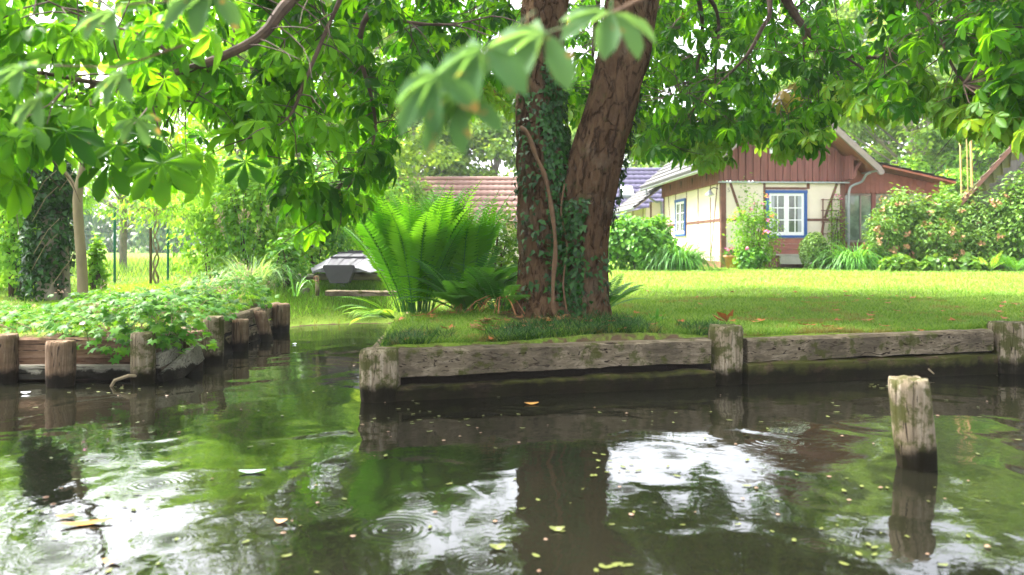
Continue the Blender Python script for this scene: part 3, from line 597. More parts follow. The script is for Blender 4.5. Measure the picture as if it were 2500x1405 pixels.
# windows
def window(x0, x1, z0, z1, cols, rows, parent, yy=0.0, leaves_=2, frame='blue', fw=.085, wf=.065, side=False, glass='glass'):
    """frame in blue, sash in white, glass behind. side=True lies in the left wall: x runs along y"""
    def bx(mb, a0, d0, b0, a1, d1, b1):
        if side: mb.box(-W2+d0, a0, b0, -W2+d1, a1, b1)
        else: mb.box(a0, yy+d0, b0, a1, yy+d1, b1)
    win = MB()
    bx(win, x0, -.05, z0, x0+fw, .03, z1-fw); bx(win, x1-fw, -.05, z0, x1, .03, z1-fw); bx(win, x0-.012, -.057, z1-fw, x1+.012, .03, z1); bx(win, x0+fw, -.05, z0, x1-fw, .03, z0+fw*.8)
    wo = win.build('window', M[frame], parent); a0, a1, b0, b1 = x0+fw, x1-fw, z0+fw*.8, z1-fw
    s = MB(); lw = (a1-a0)/leaves_
    for k in range(leaves_):
        l0, l1 = a0+k*lw+.003, a0+(k+1)*lw-.003
        bx(s, l0, -.03, b0, l0+wf, .02, b1); bx(s, l1-wf, -.03, b0, l1, .02, b1); bx(s, l0+wf, -.03, b0, l1-wf, .02, b0+wf*1.4); bx(s, l0+wf, -.03, b1-wf*1.1, l1-wf, .02, b1)
        for c in range(1, cols): xx = l0+wf+(l1-l0-2*wf)*c/cols; bx(s, xx-.014, -.02, b0+wf*1.4, xx+.014, .01, b1-wf*1.1)
        for r_ in range(1, rows):
            z_ = b0+wf*1.4+(b1-b0-wf*2.5)*r_/rows
            for c in range(cols):
                q0 = l0+wf+(l1-l0-2*wf)*c/cols+(.014 if c else 0); q1 = l0+wf+(l1-l0-2*wf)*(c+1)/cols-(.014 if c < cols-1 else 0); bx(s, q0, -.018, z_-.014, q1, .01, z_+.014)
    s.build('sash', M['white'], wo)
    gl = MB(); bx(gl, a0+.01, -.012, b0+.01, a1-.01, -.006, b1-.01); gl.build('pane', M[glass], wo)
    if not side and frame == 'blue':
        for q0, q1 in ((a0+.06, a0+.16), (a1-.17, a1-.06)): c_ = MB(); bx(c_, q0, -.0165, b0+.08, q1, -.0125, b1-.06); c_.build('curtain', M['zinc'], wo)
    return wo
window(hx(1868), hx(1970), hz(581), hz(465), 2, 3, house)
window(3.62, 4.88, .95, 2.16, 2, 3, house, side=True, leaves_=2)
window(-.42, .55, 3.18, 3.66, 2, 1, house, yy=-.055, frame='white', fw=.05)
# house number 5 and corner lamp
def number5():
    cu = bpy.data.curves.new('house_number', 'FONT'); cu.body = '5'; cu.size = .17; cu.extrude = .004; o = bpy.data.objects.new('house_number', cu); COL.objects.link(o)
    dg = bpy.context.evaluated_depsgraph_get(); me = bpy.data.meshes.new_from_object(o.evaluated_get(dg)); COL.objects.unlink(o); bpy.data.objects.remove(o)
    me.materials.clear(); me.materials.append(M['verge']); o = bpy.data.objects.new('house_number', me); COL.objects.link(o); o.parent = house
    o.rotation_euler = (R(90), 0, 0); o.location = (hx(1777)-.05, -.008, hz(470)); return o
number5()
lampo = thing('wall_lamp', 'small grey shaded lamp on a bracket at the cottage corner', 'lamp', tuple(Vector(HL)+Vector((-W2-.25, .2, 2.0))), HR)
MB().tube([(.24, 0, .22), (.12, 0, .26), (0, 0, .2)], .014, 6).build('arm', M['black'], lampo)
MB().lathe([(.03, .19), (.05, .15), (.13, .06), (.14, .04), (.02, .04)], sides=14).build('shade', M['zinc'], lampo)
MB().lathe([(.01, -.03), (.04, -.01), (.045, .03), (.02, .045)], sides=10).build('bulb', M['white'], lampo)
# right extension
mb = MB(); mb.box(W2+.13, .25, 0, 4.4, .45, .72); mb.box(2.64, .22, .72, 2.76, .45, 2.1); mb.box(3.5, .22, .72, 3.62, .45, 2.1); mb.box(4.3, .22, 0.722, 4.4, .45, 2.1); mb.box(4.2, .46, 0, 4.4, 4, 2.3); mb.build('extension_wall', M['redwood'], house)
mb = MB(); xx = W2+.02
while xx < 4.5:
    mb.prism([(xx, 2.13), (xx+.065, 2.09), (xx+.13, 2.13), (xx+.13, 2.86-(xx-2.1)*.2), (xx, 2.86-(xx-2.1)*.2)], 'y', .17, .2); xx += .135
mb.box(W2+.02, .2, 2.10, 4.42, .30, 2.34); mb.build('extension_boards', M['redpanel'], house)
mb = MB(); mb.box(W2+.13, .26, .72, 2.64, .29, 2.1); mb.box(2.76, .26, .72, 3.5, .29, 2.1); mb.box(3.62, .26, .72, 4.3, .29, 2.1); mb.build('large_pane', M['bigglass'], house)
mb = MB(); mb.box(2.3, .22, .74, 2.34, .258, 2.1); mb.box(W2+.14, .22, 2.04, 2.62, .255, 2.1); mb.box(W2+.14, .22, .72, 2.62, .255, .78); mb.build('pane_frame', M['verge'], house)
roof('extension_roof', (4.8, 1.9), (2.42, 3.06), -.3, 5, 9, M['tile_dark'], house, th=.055)
mb = MB(); mb.prism([(1.9, 2.98), (4.8, 2.35), (4.8, 2.41), (1.9, 3.04)], 'y', -.28, 5); mb.build('extension_soffit', M['soffit'], house)
# rear annex on the left
mb = MB(); mb.box(-2.35, 6.75, 0, -2.2, 10.4, 2.0); mb.box(-2.2, 6.75, 0, -W2, 6.9, 2.2); mb.build('annex_wall', M['cream'], house)
mb = MB(); mb.box(-2.362, 7.2, 0, -2.35, 7.28, 2.0); mb.build('annex_timber', M['timber'], house); MB().box(-2.362, 9.0, 0, -2.35, 9.08, 2.0).build('annex_timber', M['timber'], house); MB().box(-2.21, 6.736, 0, -2.15, 6.75, 2.2).build('annex_timber', M['timber'], house)
roof('annex_roof', (-2.85, -1.3), (1.98, 3.2), 6.4, 10.6, 8, M['tile_grey'], house)
mb = MB(); mb.prism([(-2.85, 1.92), (-1.3, 3.14), (-1.3, 3.19), (-2.85, 1.97)], 'y', 6.42, 10.6); mb.build('annex_soffit', M['verge'], house)
mb = MB(); mb.tube([(-2.9, 6.4, 1.97), (-2.9, 10.6, 1.97)], .05, 8); mb.build('annex_gutter', M['zinc'], house)
w3 = MB(); w3.box(-2.38, 7.6, 1.0, -2.35, 8.2, 1.75); wo = w3.build('window', M['white'], house); MB().box(-2.386, 7.68, 1.07, -2.381, 8.12, 1.68).build('pane', M['glass'], wo)

# things at the cottage front (positions on the lawn)
def hw(x, y, z=0): return (HL[0]+x*math.cos(HR)-y*math.sin(HR), HL[1]+x*math.sin(HR)+y*math.cos(HR), HL[2]+z)
bench = thing('garden_bench', 'low garden bench with red panelled back under the blue cottage window', 'bench', hw(.3, -.35), HR)
mb = MB()
for k in range(3): mb.box(-.75, .2, .38+k*.15, .75, .24, .52+k*.15)
mb.build('backrest', M['redpanel'], bench)
mb = MB()
for k in range(4): mb.box(-.75, -.25+k*.112, .36, .75, -.148+k*.112, .39)
mb.build('seat', M['stone'], bench)
for x in (-.7, .64): MB().box(x, -.22, 0, x+.06, .18, .357).build('leg', M['timber'], bench)
MB().box(-.62, -.24, .12, .62, -.2, .355).build('front_panel', M['stone'], bench)
tr = thing('trellis', 'brown wooden trellis leaning on the cream wall right of the blue window', 'trellis', hw(1.35, -.06), HR)
mb = MB()
for x in (-.25, .0, .25): MB().box(x-.015, -.02, .35, x+.015, .0, 1.93).build('upright', M['timber'], tr)
for z in (.6, .95, 1.28, 1.6, 1.9): MB().box(-.31, -.04, z-.012, .31, -.021, z+.012).build('crossbar', M['timber'], tr)
pot = thing('flower_pot', 'terracotta pot with pink flowers at the cottage corner', 'flower pot', hw(-1.6, -.45), 0)
MB().lathe([(.14, 0), (.2, .3), (.225, .3), (.23, .36), (.2, .36), (.19, .32)], sides=20).build('pot', M['terra'], pot, smooth=True)
leafobj('leaves', [bush_leaves((0, 0, .42), (.2, .2, .14), 260, .06, T_ROUND)], M['ger'], pot, False)
v, f, rr = leafarr(np.array([(random.uniform(-.18, .18), random.uniform(-.2, .1), random.uniform(.38, .55)) for _ in range(60)]), rdir(60), rdir(60), .05, T_ROUND); npmesh('flowers', v, f, M['rosepink'], pot, False, rr)

# other buildings
def barn(name, label, X0, X1, Yf, zr, ze, depth, tile, wall, z=.55, n=10, dark=False):
    t = thing(name, label, 'building', ((X0+X1)/2, Yf, z)); h = (X1-X0)/2; ze -= z; zr -= z
    b = MB(); b.box(-h+.3, .5, 0, h-.3, .7, ze+.1); b.prism([(.7, 0), (depth*2-.5, 0), (depth*2-.5, ze), (depth, zr-.15), (.7, ze+.2)], 'x', -h+.3, -h+.5); b.prism([(.7, 0), (depth*2-.5, 0), (depth*2-.5, ze), (depth, zr-.15), (.7, ze+.2)], 'x', h-.5, h-.3)
    b.build('wall', wall, t)
    for s in (0, 1):
        V = []; Fc = []; m = int((X1-X0)/.26*3)
        for i in range(n):
            t0, t1 = i/n, min(1, (i+1.15)/n)
            for tt_, off in ((t0, 0), (t0, .07), (t1, .02)):
                for j in range(m+1):
                    y = (0 if s == 0 else 2*depth)+(depth if s == 0 else -depth)*tt_; zz = ze+(zr-ze)*tt_
                    V.append((-h+2*h*j/m, y-(off*.7 if s == 0 else -off*.7), zz+off*.7+(.018*math.sin(j*2*math.pi/3) if off else 0)))
            bb = len(V)-3*(m+1)
            for r_ in range(2): Fc += [(bb+r_*(m+1)+j, bb+r_*(m+1)+j+1, bb+(r_+1)*(m+1)+j+1, bb+(r_+1)*(m+1)+j) for j in range(m)]
        npmesh('roof', V, np.array(Fc), tile, t, False)
    MB().tube([(-h, depth, zr+.03), (h, depth, zr+.03)], .11, 8).build('ridge_tiles', tile, t)
    return t
b1 = barn('barn', 'barn with slate-purple tiled roof and a skylight behind the tree trunk', 2.0, 9.4, 36.5, 4.85, 2.40, 3.2, M['tile_purple'], M['greywood'], n=10)
xc = (2.0+9.4)/2; sx0 = (1530-1250)/F*38-xc
sk = MB(); sk.add([(sx0-.3, 1.15, 2.98), (sx0+.3, 1.15, 2.98), (sx0+.3, 1.75, 3.44), (sx0-.3, 1.75, 3.44), (sx0-.3, 1.30, 2.72), (sx0+.3, 1.30, 2.72), (sx0+.3, 1.9, 3.18), (sx0-.3, 1.9, 3.18)], [(0, 1, 2, 3), (0, 4, 5, 1), (1, 5, 6, 2), (2, 6, 7, 3), (3, 7, 4, 0)])
sk = sk.build('skylight', M['zinc'], b1); MB().add([(sx0-.23, 1.185, 3.035), (sx0+.23, 1.185, 3.035), (sx0+.23, 1.695, 3.42), (sx0-.23, 1.695, 3.42)], [(0, 1, 2, 3)]).build('pane', M['skyglass'], sk)
MB().box(-1.6, .47, 0, 3.2, .498, 1.75).build('dark_doorway', M['dark'], b1)
b2 = barn('outbuilding', 'low outbuilding with faded red tiled roof behind the fern', -6.2, 1.2, 32.5, 4.05, 2.0, 2.9, M['tile_red'], M['cream'], n=8)
MB().box(-2.4, .46, 0, -1.2, .498, 1.6).build('door', M['timber'], b2); MB().box(1.2, .46, .7, 2.2, .498, 1.5).build('window', M['white'], b2)
b3 = thing('wooden_shed', 'grey boarded shed with a steep mossy roof at the right edge', 'shed', (14.2, 19.0, .55), R(-31))
mb = MB(); x = -3.0
while x < 3: zt = 1.72+(3-abs(x+.07))*1.22; mb.box(x, (.0 if int(x*10) % 2 else .015), 0, x+.145, .06, zt); x += .15
mb.prism([(-2.9, 0), (2.9, 0), (2.9, 1.8), (0, 5.3), (-2.9, 1.8)], 'y', .061, .12); mb.build('wall', M['greywood'], b3)
roof('roof', (-3.25, 0), (1.75, 5.75), -.25, 6, 16, M['tile_brown'], b3, th=.07); roof('roof', (3.25, 0), (1.75, 5.75), -.25, 6, 16, M['tile_brown'], b3, th=.07)
mb = MB(); mb.prism([(-3.3, 1.6), (0, 5.66), (3.3, 1.6), (3.3, 1.74), (0, 5.8), (-3.3, 1.74)], 'y', -.3, -.252); mb.build('verge_board', M['timber'], b3)
mb = MB(); mb.box(-2.95, .13, 0, -2.85, 5.8, 1.9); mb.box(2.85, .13, 0, 2.95, 5.8, 1.9); mb.build('side_wall', M['greywood'], b3)
for px, lab in ((2346, 'thin pale pole rising behind the bushes, left one of the row'), (2362, 'thin faint pole in the middle of the row behind the bushes'), (2372, 'thicker pale pole behind the bushes, right one of the row')):
    q = P(px, 600, 24); mb = MB(); mb.tube([(0, 0, 0), (.02, 0, 2.0), (-.04, 0, 4.3)], (.03 if px == 2372 else .022) if px != 2362 else .013, 8)
    o = mb.build('garden_pole', M['bamboo']); o.location = (q.x, 24, .5); tag(o, lab, 'pole', 'poles behind the bushes')

# ------------------------------------------------------------ boat, mooring post, boards at the end of the ditch
bl = P(828, 700, 12.4); bl = Vector((bl.x, 12.4, lz(bl.x, 12.4)))
boat = thing('rowing_boat', 'grey wooden boat laid up on the grass at the end of the ditch', 'boat', tuple(bl), 0)
# hull sections along y: (y, half width at floor, z floor, half width at rim, z rim)
sec = [(0, .215, .34, .42, .31), (.7, .27, .46, .62, .36), (1.5, .33, .53, .74, .36), (2.5, .36, .55, .80, .34), (3.6, .34, .53, .76, .33), (4.3, .28, .45, .6, .33)]
V = []; Fc = []
for (y, a_, z1, b_, z2) in sec: V += [(-b_-.02, y+.15, z2-.06), (-a_-.05, y, z1-.02), (-a_, y, z1), (a_, y, z1), (a_+.05, y, z1-.02), (b_+.02, y+.15, z2-.06)]
MBH = MB(); n6 = 6
bot = MB()
for i in range(len(sec)-1):
    A, B, C_, D_ = (np.array(V[q]) for q in (i*6+2, i*6+3, (i+1)*6+3, (i+1)*6+2))
    for k in range(5):
        u0, u1 = k/5+.012, (k+1)/5-.012; up = np.array([0, 0, .006*(k % 2)]); bot.add([A+(B-A)*u0+up, A+(B-A)*u1+up, D_+(C_-D_)*u1+up, D_+(C_-D_)*u0+up], [(0, 1, 2, 3)])
    bot.add([A-np.array([0, 0, .012]), B-np.array([0, 0, .012]), C_-np.array([0, 0, .012]), D_-np.array([0, 0, .012])], [(0, 1, 2, 3)])
    if i in (1, 2, 3): bot.box(A[0]-.01, A[1]-.03, A[2]+.004, B[0]+.01, A[1]+.03, A[2]+.03)
bot.build('bottom_boards', M['boat_bottom'], boat)
for prs in (((0, 1), (1, 2)), ((3, 4), (4, 5))):
    sd2 = MB()
    for i in range(len(sec)-1):
        for a_, b_ in prs: sd2.add([V[i*6+a_], V[i*6+b_], V[(i+1)*6+b_], V[(i+1)*6+a_]], [(0, 1, 2, 3)])
    sd2 = sd2.build('side_board', M['boat'], boat); s_ = sd2.modifiers.new('solid', 'SOLIDIFY'); s_.thickness = .03
MB().prism([(-.235, .335), (-.22, .36), (.22, .36), (.235, .335), (.13, .10), (-.13, .10)], 'y', -.03, .22).build('bow_end', M['boat_shaded'], boat, bevel=.008)
for q in (-1, 1): MB().prism([(q*.42, .27), (q*.235, .335), (q*.2, .25)], 'y', .02, .08).build('bow_cheek', M['boat'], boat)
for lb, y_, r_ in (('log under the near end of the grey boat', .5, .05), ('log under the far end of the grey boat', 3, .06)):
    mb = MB(); mb.tube([(-.78, y_, .17), (.85, y_, .17)], r_, 8); tag(mb.build('support_log', M['greybark'], origin=(0, 0, 0)), lb, 'log').location = bl
x, y = P(775, 0, 11.95).x, 11.95; mo = thing('mooring_post', 'short wooden mooring post with an iron ring in front of the boat', 'post', (x, y, lz(x, y)))
mb = MB(); mb.lathe([(.028, -.05), (.032, .1), (.028, .22), (.03, .24)], sides=9); mb.build('stake', M['post'], mo)
mb = MB(); mb.tube([(.035*math.cos(a)-.01, -.03, .2+.035*math.sin(a)) for a in np.linspace(0, 2*math.pi, 13)], .007, 6, cap=False); mb.build('ring', M['brick'], mo)
q = P(790, 715, 11.8); beam('edging_board', 'low brown edging board lying in the grass in front of the boat', (q.x, 11.9), (q.x+1.1, 11.75), .42, .50, .05, 'beam', group=None, cat='board', seg=16)
x, y = P(742, 0, 12.6).x, 12.6; mb = MB(); mb.lathe([(.09, -.3), (.09, .07), (.08, .08)], sides=12); o = mb.build('tree_stump', M['greybark']); o.location = (x, y, lz(x, y)-.04); tag(o, 'small cut stump at the end of the ditch beside the geraniums', 'stump')

# ------------------------------------------------------------ horse chestnut
tree = thing('horse_chestnut', 'big forked horse chestnut tree overhanging the canal', 'tree', (TX, TY, lz(TX, TY)))
def trunk(mb, pts, ns=72, n=16, seed=0, amp=.05, flare=None):
    sp = spline(pts, n); base = len(mb.v); a = Vector((1, 0, 0)); m = len(sp)
    for i, q in enumerate(sp):
        d = Vector(sp[min(i+1, m-1)][:3])-Vector(sp[max(i-1, 0)][:3]); d.normalize(); a = (a-d*a.dot(d)).normalized(); b = d.cross(a)
        for k in range(ns):
            t = 2*math.pi*k/ns; o = a*math.cos(t)+b*math.sin(t); c = Vector(q[:3])
            r = q[3]*(1+.10*mnoise.noise(Vector((math.cos(t)*1.6, math.sin(t)*1.6, c.z*.9+seed)))+.05*mnoise.noise(Vector((math.cos(t)*4, math.sin(t)*4, c.z*2+seed))))
            if flare and c.z < flare[0]+.5: r *= 1+flare[1]*(1-(c.z-flare[0])/.5)**2*(.6+.7*abs(math.sin(t*2.5+seed)))
            pl = mnoise.noise(Vector((math.cos(t)*6.5, math.sin(t)*6.5, c.z*2.6+seed*3))); pl2 = mnoise.noise(Vector((math.cos(t)*14, math.sin(t)*14, c.z*6+seed*3)))
            r += amp*(max(-.25, min(.25, pl))*.9+.35*pl2)
            mb.v.append(tuple(c+o*r))
    for i in range(m-1):
        for k in range(ns): k2 = (k+1) % ns; mb.f.append([base+i*ns+k, base+i*ns+k2, base+(i+1)*ns+k2, base+(i+1)*ns+k]); mb.m.append(0)
def tp(px, py, Y, r): v = P(px, py, Y); return (v.x, v.y, v.z, r)
g0 = lz(TX, TY)
mb = MB()
LT = [tp(1335, 800, TY, .26), tp(1332, 700, TY, .245), tp(1330, 560, TY, .242), tp(1325, 430, TY, .24), tp(1318, 340, TY+.02, .218), tp(1315, 250, TY+.05, .212), tp(1322, 100, TY+.05, .205), tp(1335, -60, TY+.1, .21), tp(1320, -400, TY+.2, .18), tp(1260, -800, TY+.3, .12), tp(1200, -1200, TY+.3, .05)]
RT = [tp(1425, 800, TY-.02, .19), tp(1422, 700, TY-.05, .205), tp(1424, 560, TY-.08, .228), tp(1440, 450, TY-.08, .245), tp(1462, 370, TY-.08, .232), tp(1488, 280, TY-.08, .222), tp(1524, 120, TY-.05, .232), tp(1552, -40, TY, .23), tp(1600, -400, TY+.1, .2), tp(1680, -800, TY+.2, .13), tp(1740, -1200, TY+.2, .05)]
trunk(mb, LT, seed=3, flare=(g0, .22)); trunk(mb, RT, seed=11, flare=(g0, .18))
mb.build('trunk', M['bark'], tree, world=True, smooth=True)
LIMBS = [
 [tp(1335, -60, TY+.1, .13), tp(1120, -260, 6.6, .10), tp(900, -160, 5.8, .075), tp(712, 0, 5.2, .040), tp(640, 85, 5.05, .032), tp(540, 140, 4.95, .028), tp(440, 175, 4.9, .023), tp(330, 198, 4.85, .018), tp(240, 203, 4.8, .015), tp(110, 180, 4.7, .012), tp(-60, 160, 4.6, .008)],
 [tp(240, 203, 4.8, .011), tp(150, 260, 4.75, .009), tp(80, 310, 4.7, .006), tp(10, 350, 4.65, .004)],
 [tp(440, 148, 4.9, .009), tp(350, 90, 4.8, .008), tp(200, 40, 4.7, .006), tp(90, -10, 4.6, .005)],
 [tp(900, -160, 5.8, .05), tp(830, 0, 5.6, .018), tp(790, 90, 5.6, .015), tp(740, 210, 5.5, .012), tp(710, 280, 5.5, .008), tp(650, 330, 5.4, .005)],
 [tp(1322, -150, TY+.1, .08), tp(1050, -60, 6.8, .05), tp(905, 30, 6.6, .028), tp(880, 130, 6.6, .02), tp(905, 230, 6.7, .016), tp(915, 330, 6.7, .012), tp(870, 430, 6.7, .01), tp(800, 520, 6.6, .006)],
 [tp(905, 30, 6.6, .016), tp(1000, 55, 6.6, .014), tp(1100, 60, 6.7, .01), tp(1200, 40, 6.8, .006)],
 [tp(1545, -120, TY, .15), tp(1720, -260, 8.2, .12), tp(1860, -120, 8.8, .075), tp(1925, 10, 9, .05), tp(1962, 65, 9, .042), tp(2010, 110, 9, .035), tp(2070, 135, 9, .028), tp(2200, 145, 9, .016)],
 [tp(1962, 65, 9, .03), tp(1965, 110, 9, .024), tp(1968, 190, 9.1, .018), tp(1985, 280, 9.1, .012)],
 [tp(1860, -120, 8.8, .05), tp(1880, 20, 8.6, .026), tp(1860, 70, 8.6, .022), tp(1820, 140, 8.6, .017), tp(1760, 200, 8.7, .012), tp(1700, 260, 8.8, .007)],
 [tp(1860, -120, 8.8, .05), tp(2080, -160, 7.6, .04), tp(2230, 0, 6.8, .018), tp(2290, 80, 6.6, .015), tp(2330, 170, 6.5, .012), tp(2400, 250, 6.4, .008), tp(2460, 290, 6.3, .005)],
 [tp(2040, 125, 9, .015), tp(2120, 180, 9, .012), tp(2160, 240, 9, .008)],
 [tp(1545, -120, TY, .12), tp(1680, -60, 9.4, .04), tp(1715, 60, 10, .025), tp(1700, 180, 10.3, .018), tp(1690, 300, 10.4, .010)],
 [tp(1680, -60, 9.4, .04), tp(1750, 30, 9.8, .022), tp(1748, 160, 10, .015), tp(1740, 260, 10.2, .008)],
 [tp(1330, -300, TY+.1, .15), tp(1500, -500, 9.5, .1), tp(1480, -200, 11, .06), tp(1450, 100, 11.6, .03), tp(1440, 250, 11.8, .012)],
 [tp(1260, -400, TY+.1, .15), tp(1000, -500, 9, .1), tp(700, -300, 9.5, .06), tp(600, -50, 9.8, .03), tp(560, 150, 9.8, .012)]]
mb = MB(); LP = []
for l in LIMBS:
    sp = spline(l, 7); mb.tube([q[:3] for q in sp], [q[3]*(1+random.uniform(-.08, .08)) for q in sp], 9); LP += [q[:3] for q in sp]
for l in LIMBS:                                 # small side shoots
    sp = spline(l, 7)
    for q in sp[5::2]:
        if q[3] > .05: continue
        p = Vector(q[:3]); a = random.uniform(0, 6.28); ln = random.uniform(.3, .7); pts = [p]
        d = Vector((math.cos(a), math.sin(a)*.8, random.uniform(-.6, .3)))
        for k in range(4): d = (d+Vector((random.uniform(-.3, .3), random.uniform(-.3, .3), -.15))).normalized(); pts.append(pts[-1]+d*ln/4)
        mb.tube(pts, [.006, .005, .004, .003, .002], 4); LP.append(tuple(pts[-1]))
mb.build('branches', M['twig'], tree, world=True)
LPA = np.array(LP)
BX = [-400, 0, 60, 130, 200, 250, 300, 450, 500, 580, 640, 700, 760, 830, 890, 930, 980, 1100, 1240, 1300, 1400, 1540, 1620, 1700, 1760, 1800, 1860, 1930, 2000, 2040, 2100, 2200, 2260, 2340, 2440, 2520, 2900]
BY = [500, 500, 430, 420, 300, 470, 480, 480, 390, 380, 400, 500, 590, 590, 520, 430, 260, 290, 290, 300, 300, 370, 385, 395, 415, 350, 340, 370, 350, 285, 270, 285, 240, 310, 320, 340, 340]
DX = [-400, 0, 450, 600, 750, 950, 1250, 1500, 1700, 2000, 2200, 2500, 2900]
DN = [3.8, 3.9, 4.3, 5.2, 5.6, 6.3, 8.2, 8.6, 8.4, 8.0, 6.4, 5.4, 5.2]
DF = [6.0, 6.0, 6.4, 7.4, 7.8, 9.8, 13, 13.5, 13.8, 13, 10, 8.0, 8.0]
tips = []; edge = []
def ok(px, py): 
    gaps = [(400, 320, 60, 40), (640, 40, 45, 25), (960, 55, 28, 30), (930, 170, 30, 22), (1680, 100, 35, 22), (2290, 150, 60, 60), (330, 330, 40, 30), (1395, 150, 20, 25), (1780, 140, 22, 18), (2080, 60, 20, 15), (150, 120, 30, 20), (240, 170, 24, 24)]
    return all(((px-a)/c)**2+((py-b)/d)**2 > 1 for a, b, c, d in gaps)
while len(tips) < 1900:
    px = random.uniform(-350, 2850); Y = np.interp(px, DX, DN)+(np.interp(px, DX, DF)-np.interp(px, DX, DN))*random.random()**.9
    fr_ = random.random() < (.34 if px > 560 else .12); by = np.interp(px, BX, BY)-(.16 if px < 1500 else .07)*F/Y; py = by-(random.random()*90 if fr_ else random.random()*(by+260))
    if px < 620 and random.random() < .74: continue
    if 560 < px < 960 and py > 270 and random.random() < .66: continue
    if not ok(px, py): continue
    near = by-py
    tips.append((*P(px, py, Y), near/(F/Y)))
for _ in range(150):
    px = random.uniform(1530, 1820); py = random.uniform(-20, 330); Y = random.uniform(9.2, 13.5)
    if ok(px, py): tips.append((*P(px, py, Y), 1.5))
for _ in range(420):                           # the crown above and behind what the frame shows
    a = random.uniform(0, 6.28); rr_ = 7.2*math.sqrt(random.random()); x = TX+math.cos(a)*rr_; y = TY+1.5+math.sin(a)*rr_*.95
    zlo = CAMH+(HZ+230)/F*max(y, 2.0) if y > .5 else 3.5; z = max(zlo, 3.0)+random.random()*max(.5, 8.5*(1-(rr_/7.6)**2))
    if (y < 3.2 or (x < -1.2 and y < 8)) and random.random() < .8: continue
    tips.append((x, y, z, 9))
tips = np.array(tips); pos = []; nn = []; dd = []; sz = []; mt = []; tw = MB()
tc = np.array([TX, TY, 4.0])
for i, (x, y, z, nearb) in enumerate(tips):
    tip = np.array([x, y, z]); k = random.choice((4, 5, 6)); a0 = random.uniform(0, 6.28); s0 = random.uniform(.115, .175)
    if nearb > 8: k = 5; s0 *= 1.25
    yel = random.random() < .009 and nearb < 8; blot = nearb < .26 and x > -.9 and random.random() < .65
    for j in range(k):
        a = a0+6.283*j/k+random.uniform(-.35, .35); el_ = random.uniform(-.5, .25); s = s0*random.uniform(.7, 1.15)
        out = np.array([math.cos(a), math.sin(a), el_]); out /= np.linalg.norm(out); p = tip+out*s*.8+np.array([0, 0, random.uniform(-.07, .05)])
        pos.append(p); dd.append(out+np.array([0, 0, -.6-.7*random.random()])); nn.append(np.array([math.cos(a)*.8+random.gauss(0, .3), math.sin(a)*.8+random.gauss(0, .3), .8])); sz.append(s)
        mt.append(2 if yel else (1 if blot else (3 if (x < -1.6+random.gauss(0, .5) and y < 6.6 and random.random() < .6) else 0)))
    if nearb < 8:
        dist = np.linalg.norm(LPA-tip, axis=1)+.35*np.abs(LPA[:, 2]-tip[2]-.3); tgt = LPA[np.argmin(dist)]; v = tgt-tip; ln = np.linalg.norm(v)
        if ln > .9: v = v/ln*.9
        m1 = tip+v*.5+np.array([random.uniform(-.05, .05), random.uniform(-.05, .05), -.02*ln])
        tw.tube([tip, m1, tip+v], [.0025, .004, .0055], 3, cap=False)
pos, nn, dd, sz, mt = map(np.array, (pos, nn, dd, sz, mt)); sets = []
vsel = rng.integers(0, len(T_CHV), len(mt))
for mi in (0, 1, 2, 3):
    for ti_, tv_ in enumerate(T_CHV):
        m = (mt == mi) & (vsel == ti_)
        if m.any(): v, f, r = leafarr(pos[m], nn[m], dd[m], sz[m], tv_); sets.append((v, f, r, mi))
leafobj('crown', sets, [M['chest'], M['chest_edge'], M['chest_yel'], M['chest_backlit']], tree)
tw.build('twigs', M['twig'], tree, world=True)
# two big leaves hanging low at left, and the spray close to the camera (real leaves, 1.6 to 3 m away)
near = [(270, 395, 4.3, -.2, .26), (395, 400, 4.2, .15, .28), (345, 330, 4.4, .3, .2), (600, 395, 4.6, 0, .2)]
pos = []; nn = []; dd = []; sz = []
for px, py, Y, lean, s in near: pos.append(P(px, py, Y)); dd.append((lean, -.25, -1)); nn.append((lean*.3, -.95, .5)); sz.append(s*.85)
v, f, r = leafarr(np.array(pos), np.array(nn), np.array(dd, float), np.array(sz), T_CH, np.array([.5, .7, .3, .4])); npmesh('low_leaves', v, f, M['chest'], tree, True, r)
spray = [(1330, 80, 1.5, (-.9, -.2, -.35), (-.1, -.5, 0.592), 0.163), (1180, 115, 1.45, (-.7, -.1, -.8), (-.3, -.5, 0.592), 0.163), (1070, 180, 1.4, (-.6, 0, -1), (-.3, -.6, 0.518), 0.126),
         (1120, 235, 1.4, (-.4, -.1, -.8), (-.2, -.7, 0.592), 0.118), (1490, 30, 1.6, (-.1, .2, -.6), (.1, -.5, 0.666), 0.133),
         (520, -25, 1.9, (-.6, 0, -.8), (0, -.6, 0.592), 0.148), (280, 30, 2.1, (-.9, 0, -.4), (0, -.5, 0.592), 0.118), (300, 180, 2.1, (-.6, 0, -.5), (-.2, -.6, 0.592), 0.111), (60, 165, 2.1, (-.9, 0, -.3), (0, -.5, 0.666), 0.118), (100, 240, 2.1, (-.9, 0, -.4), (-.2, -.6, 0.592), 0.111), (330, 290, 2.3, (.4, 0, -.9), (.2, -.7, 0.518), 0.089)]
pos = np.array([P(a, b, c) for a, b, c, *_ in spray]); v, f, r = leafarr(pos, np.array([s[4] for s in spray], float), np.array([s[3] for s in spray], float), np.array([s[5] for s in spray]), T_CH5)
for i_ in range(len(pos)):
    nv, nf = len(T_CH5[0]), len(T_CH5[1]); npmesh('near_leaf', v[i_*nv:(i_+1)*nv], T_CH5[1], M['chest_near'], tree, True, r[i_*nf:(i_+1)*nf], smooth=True)
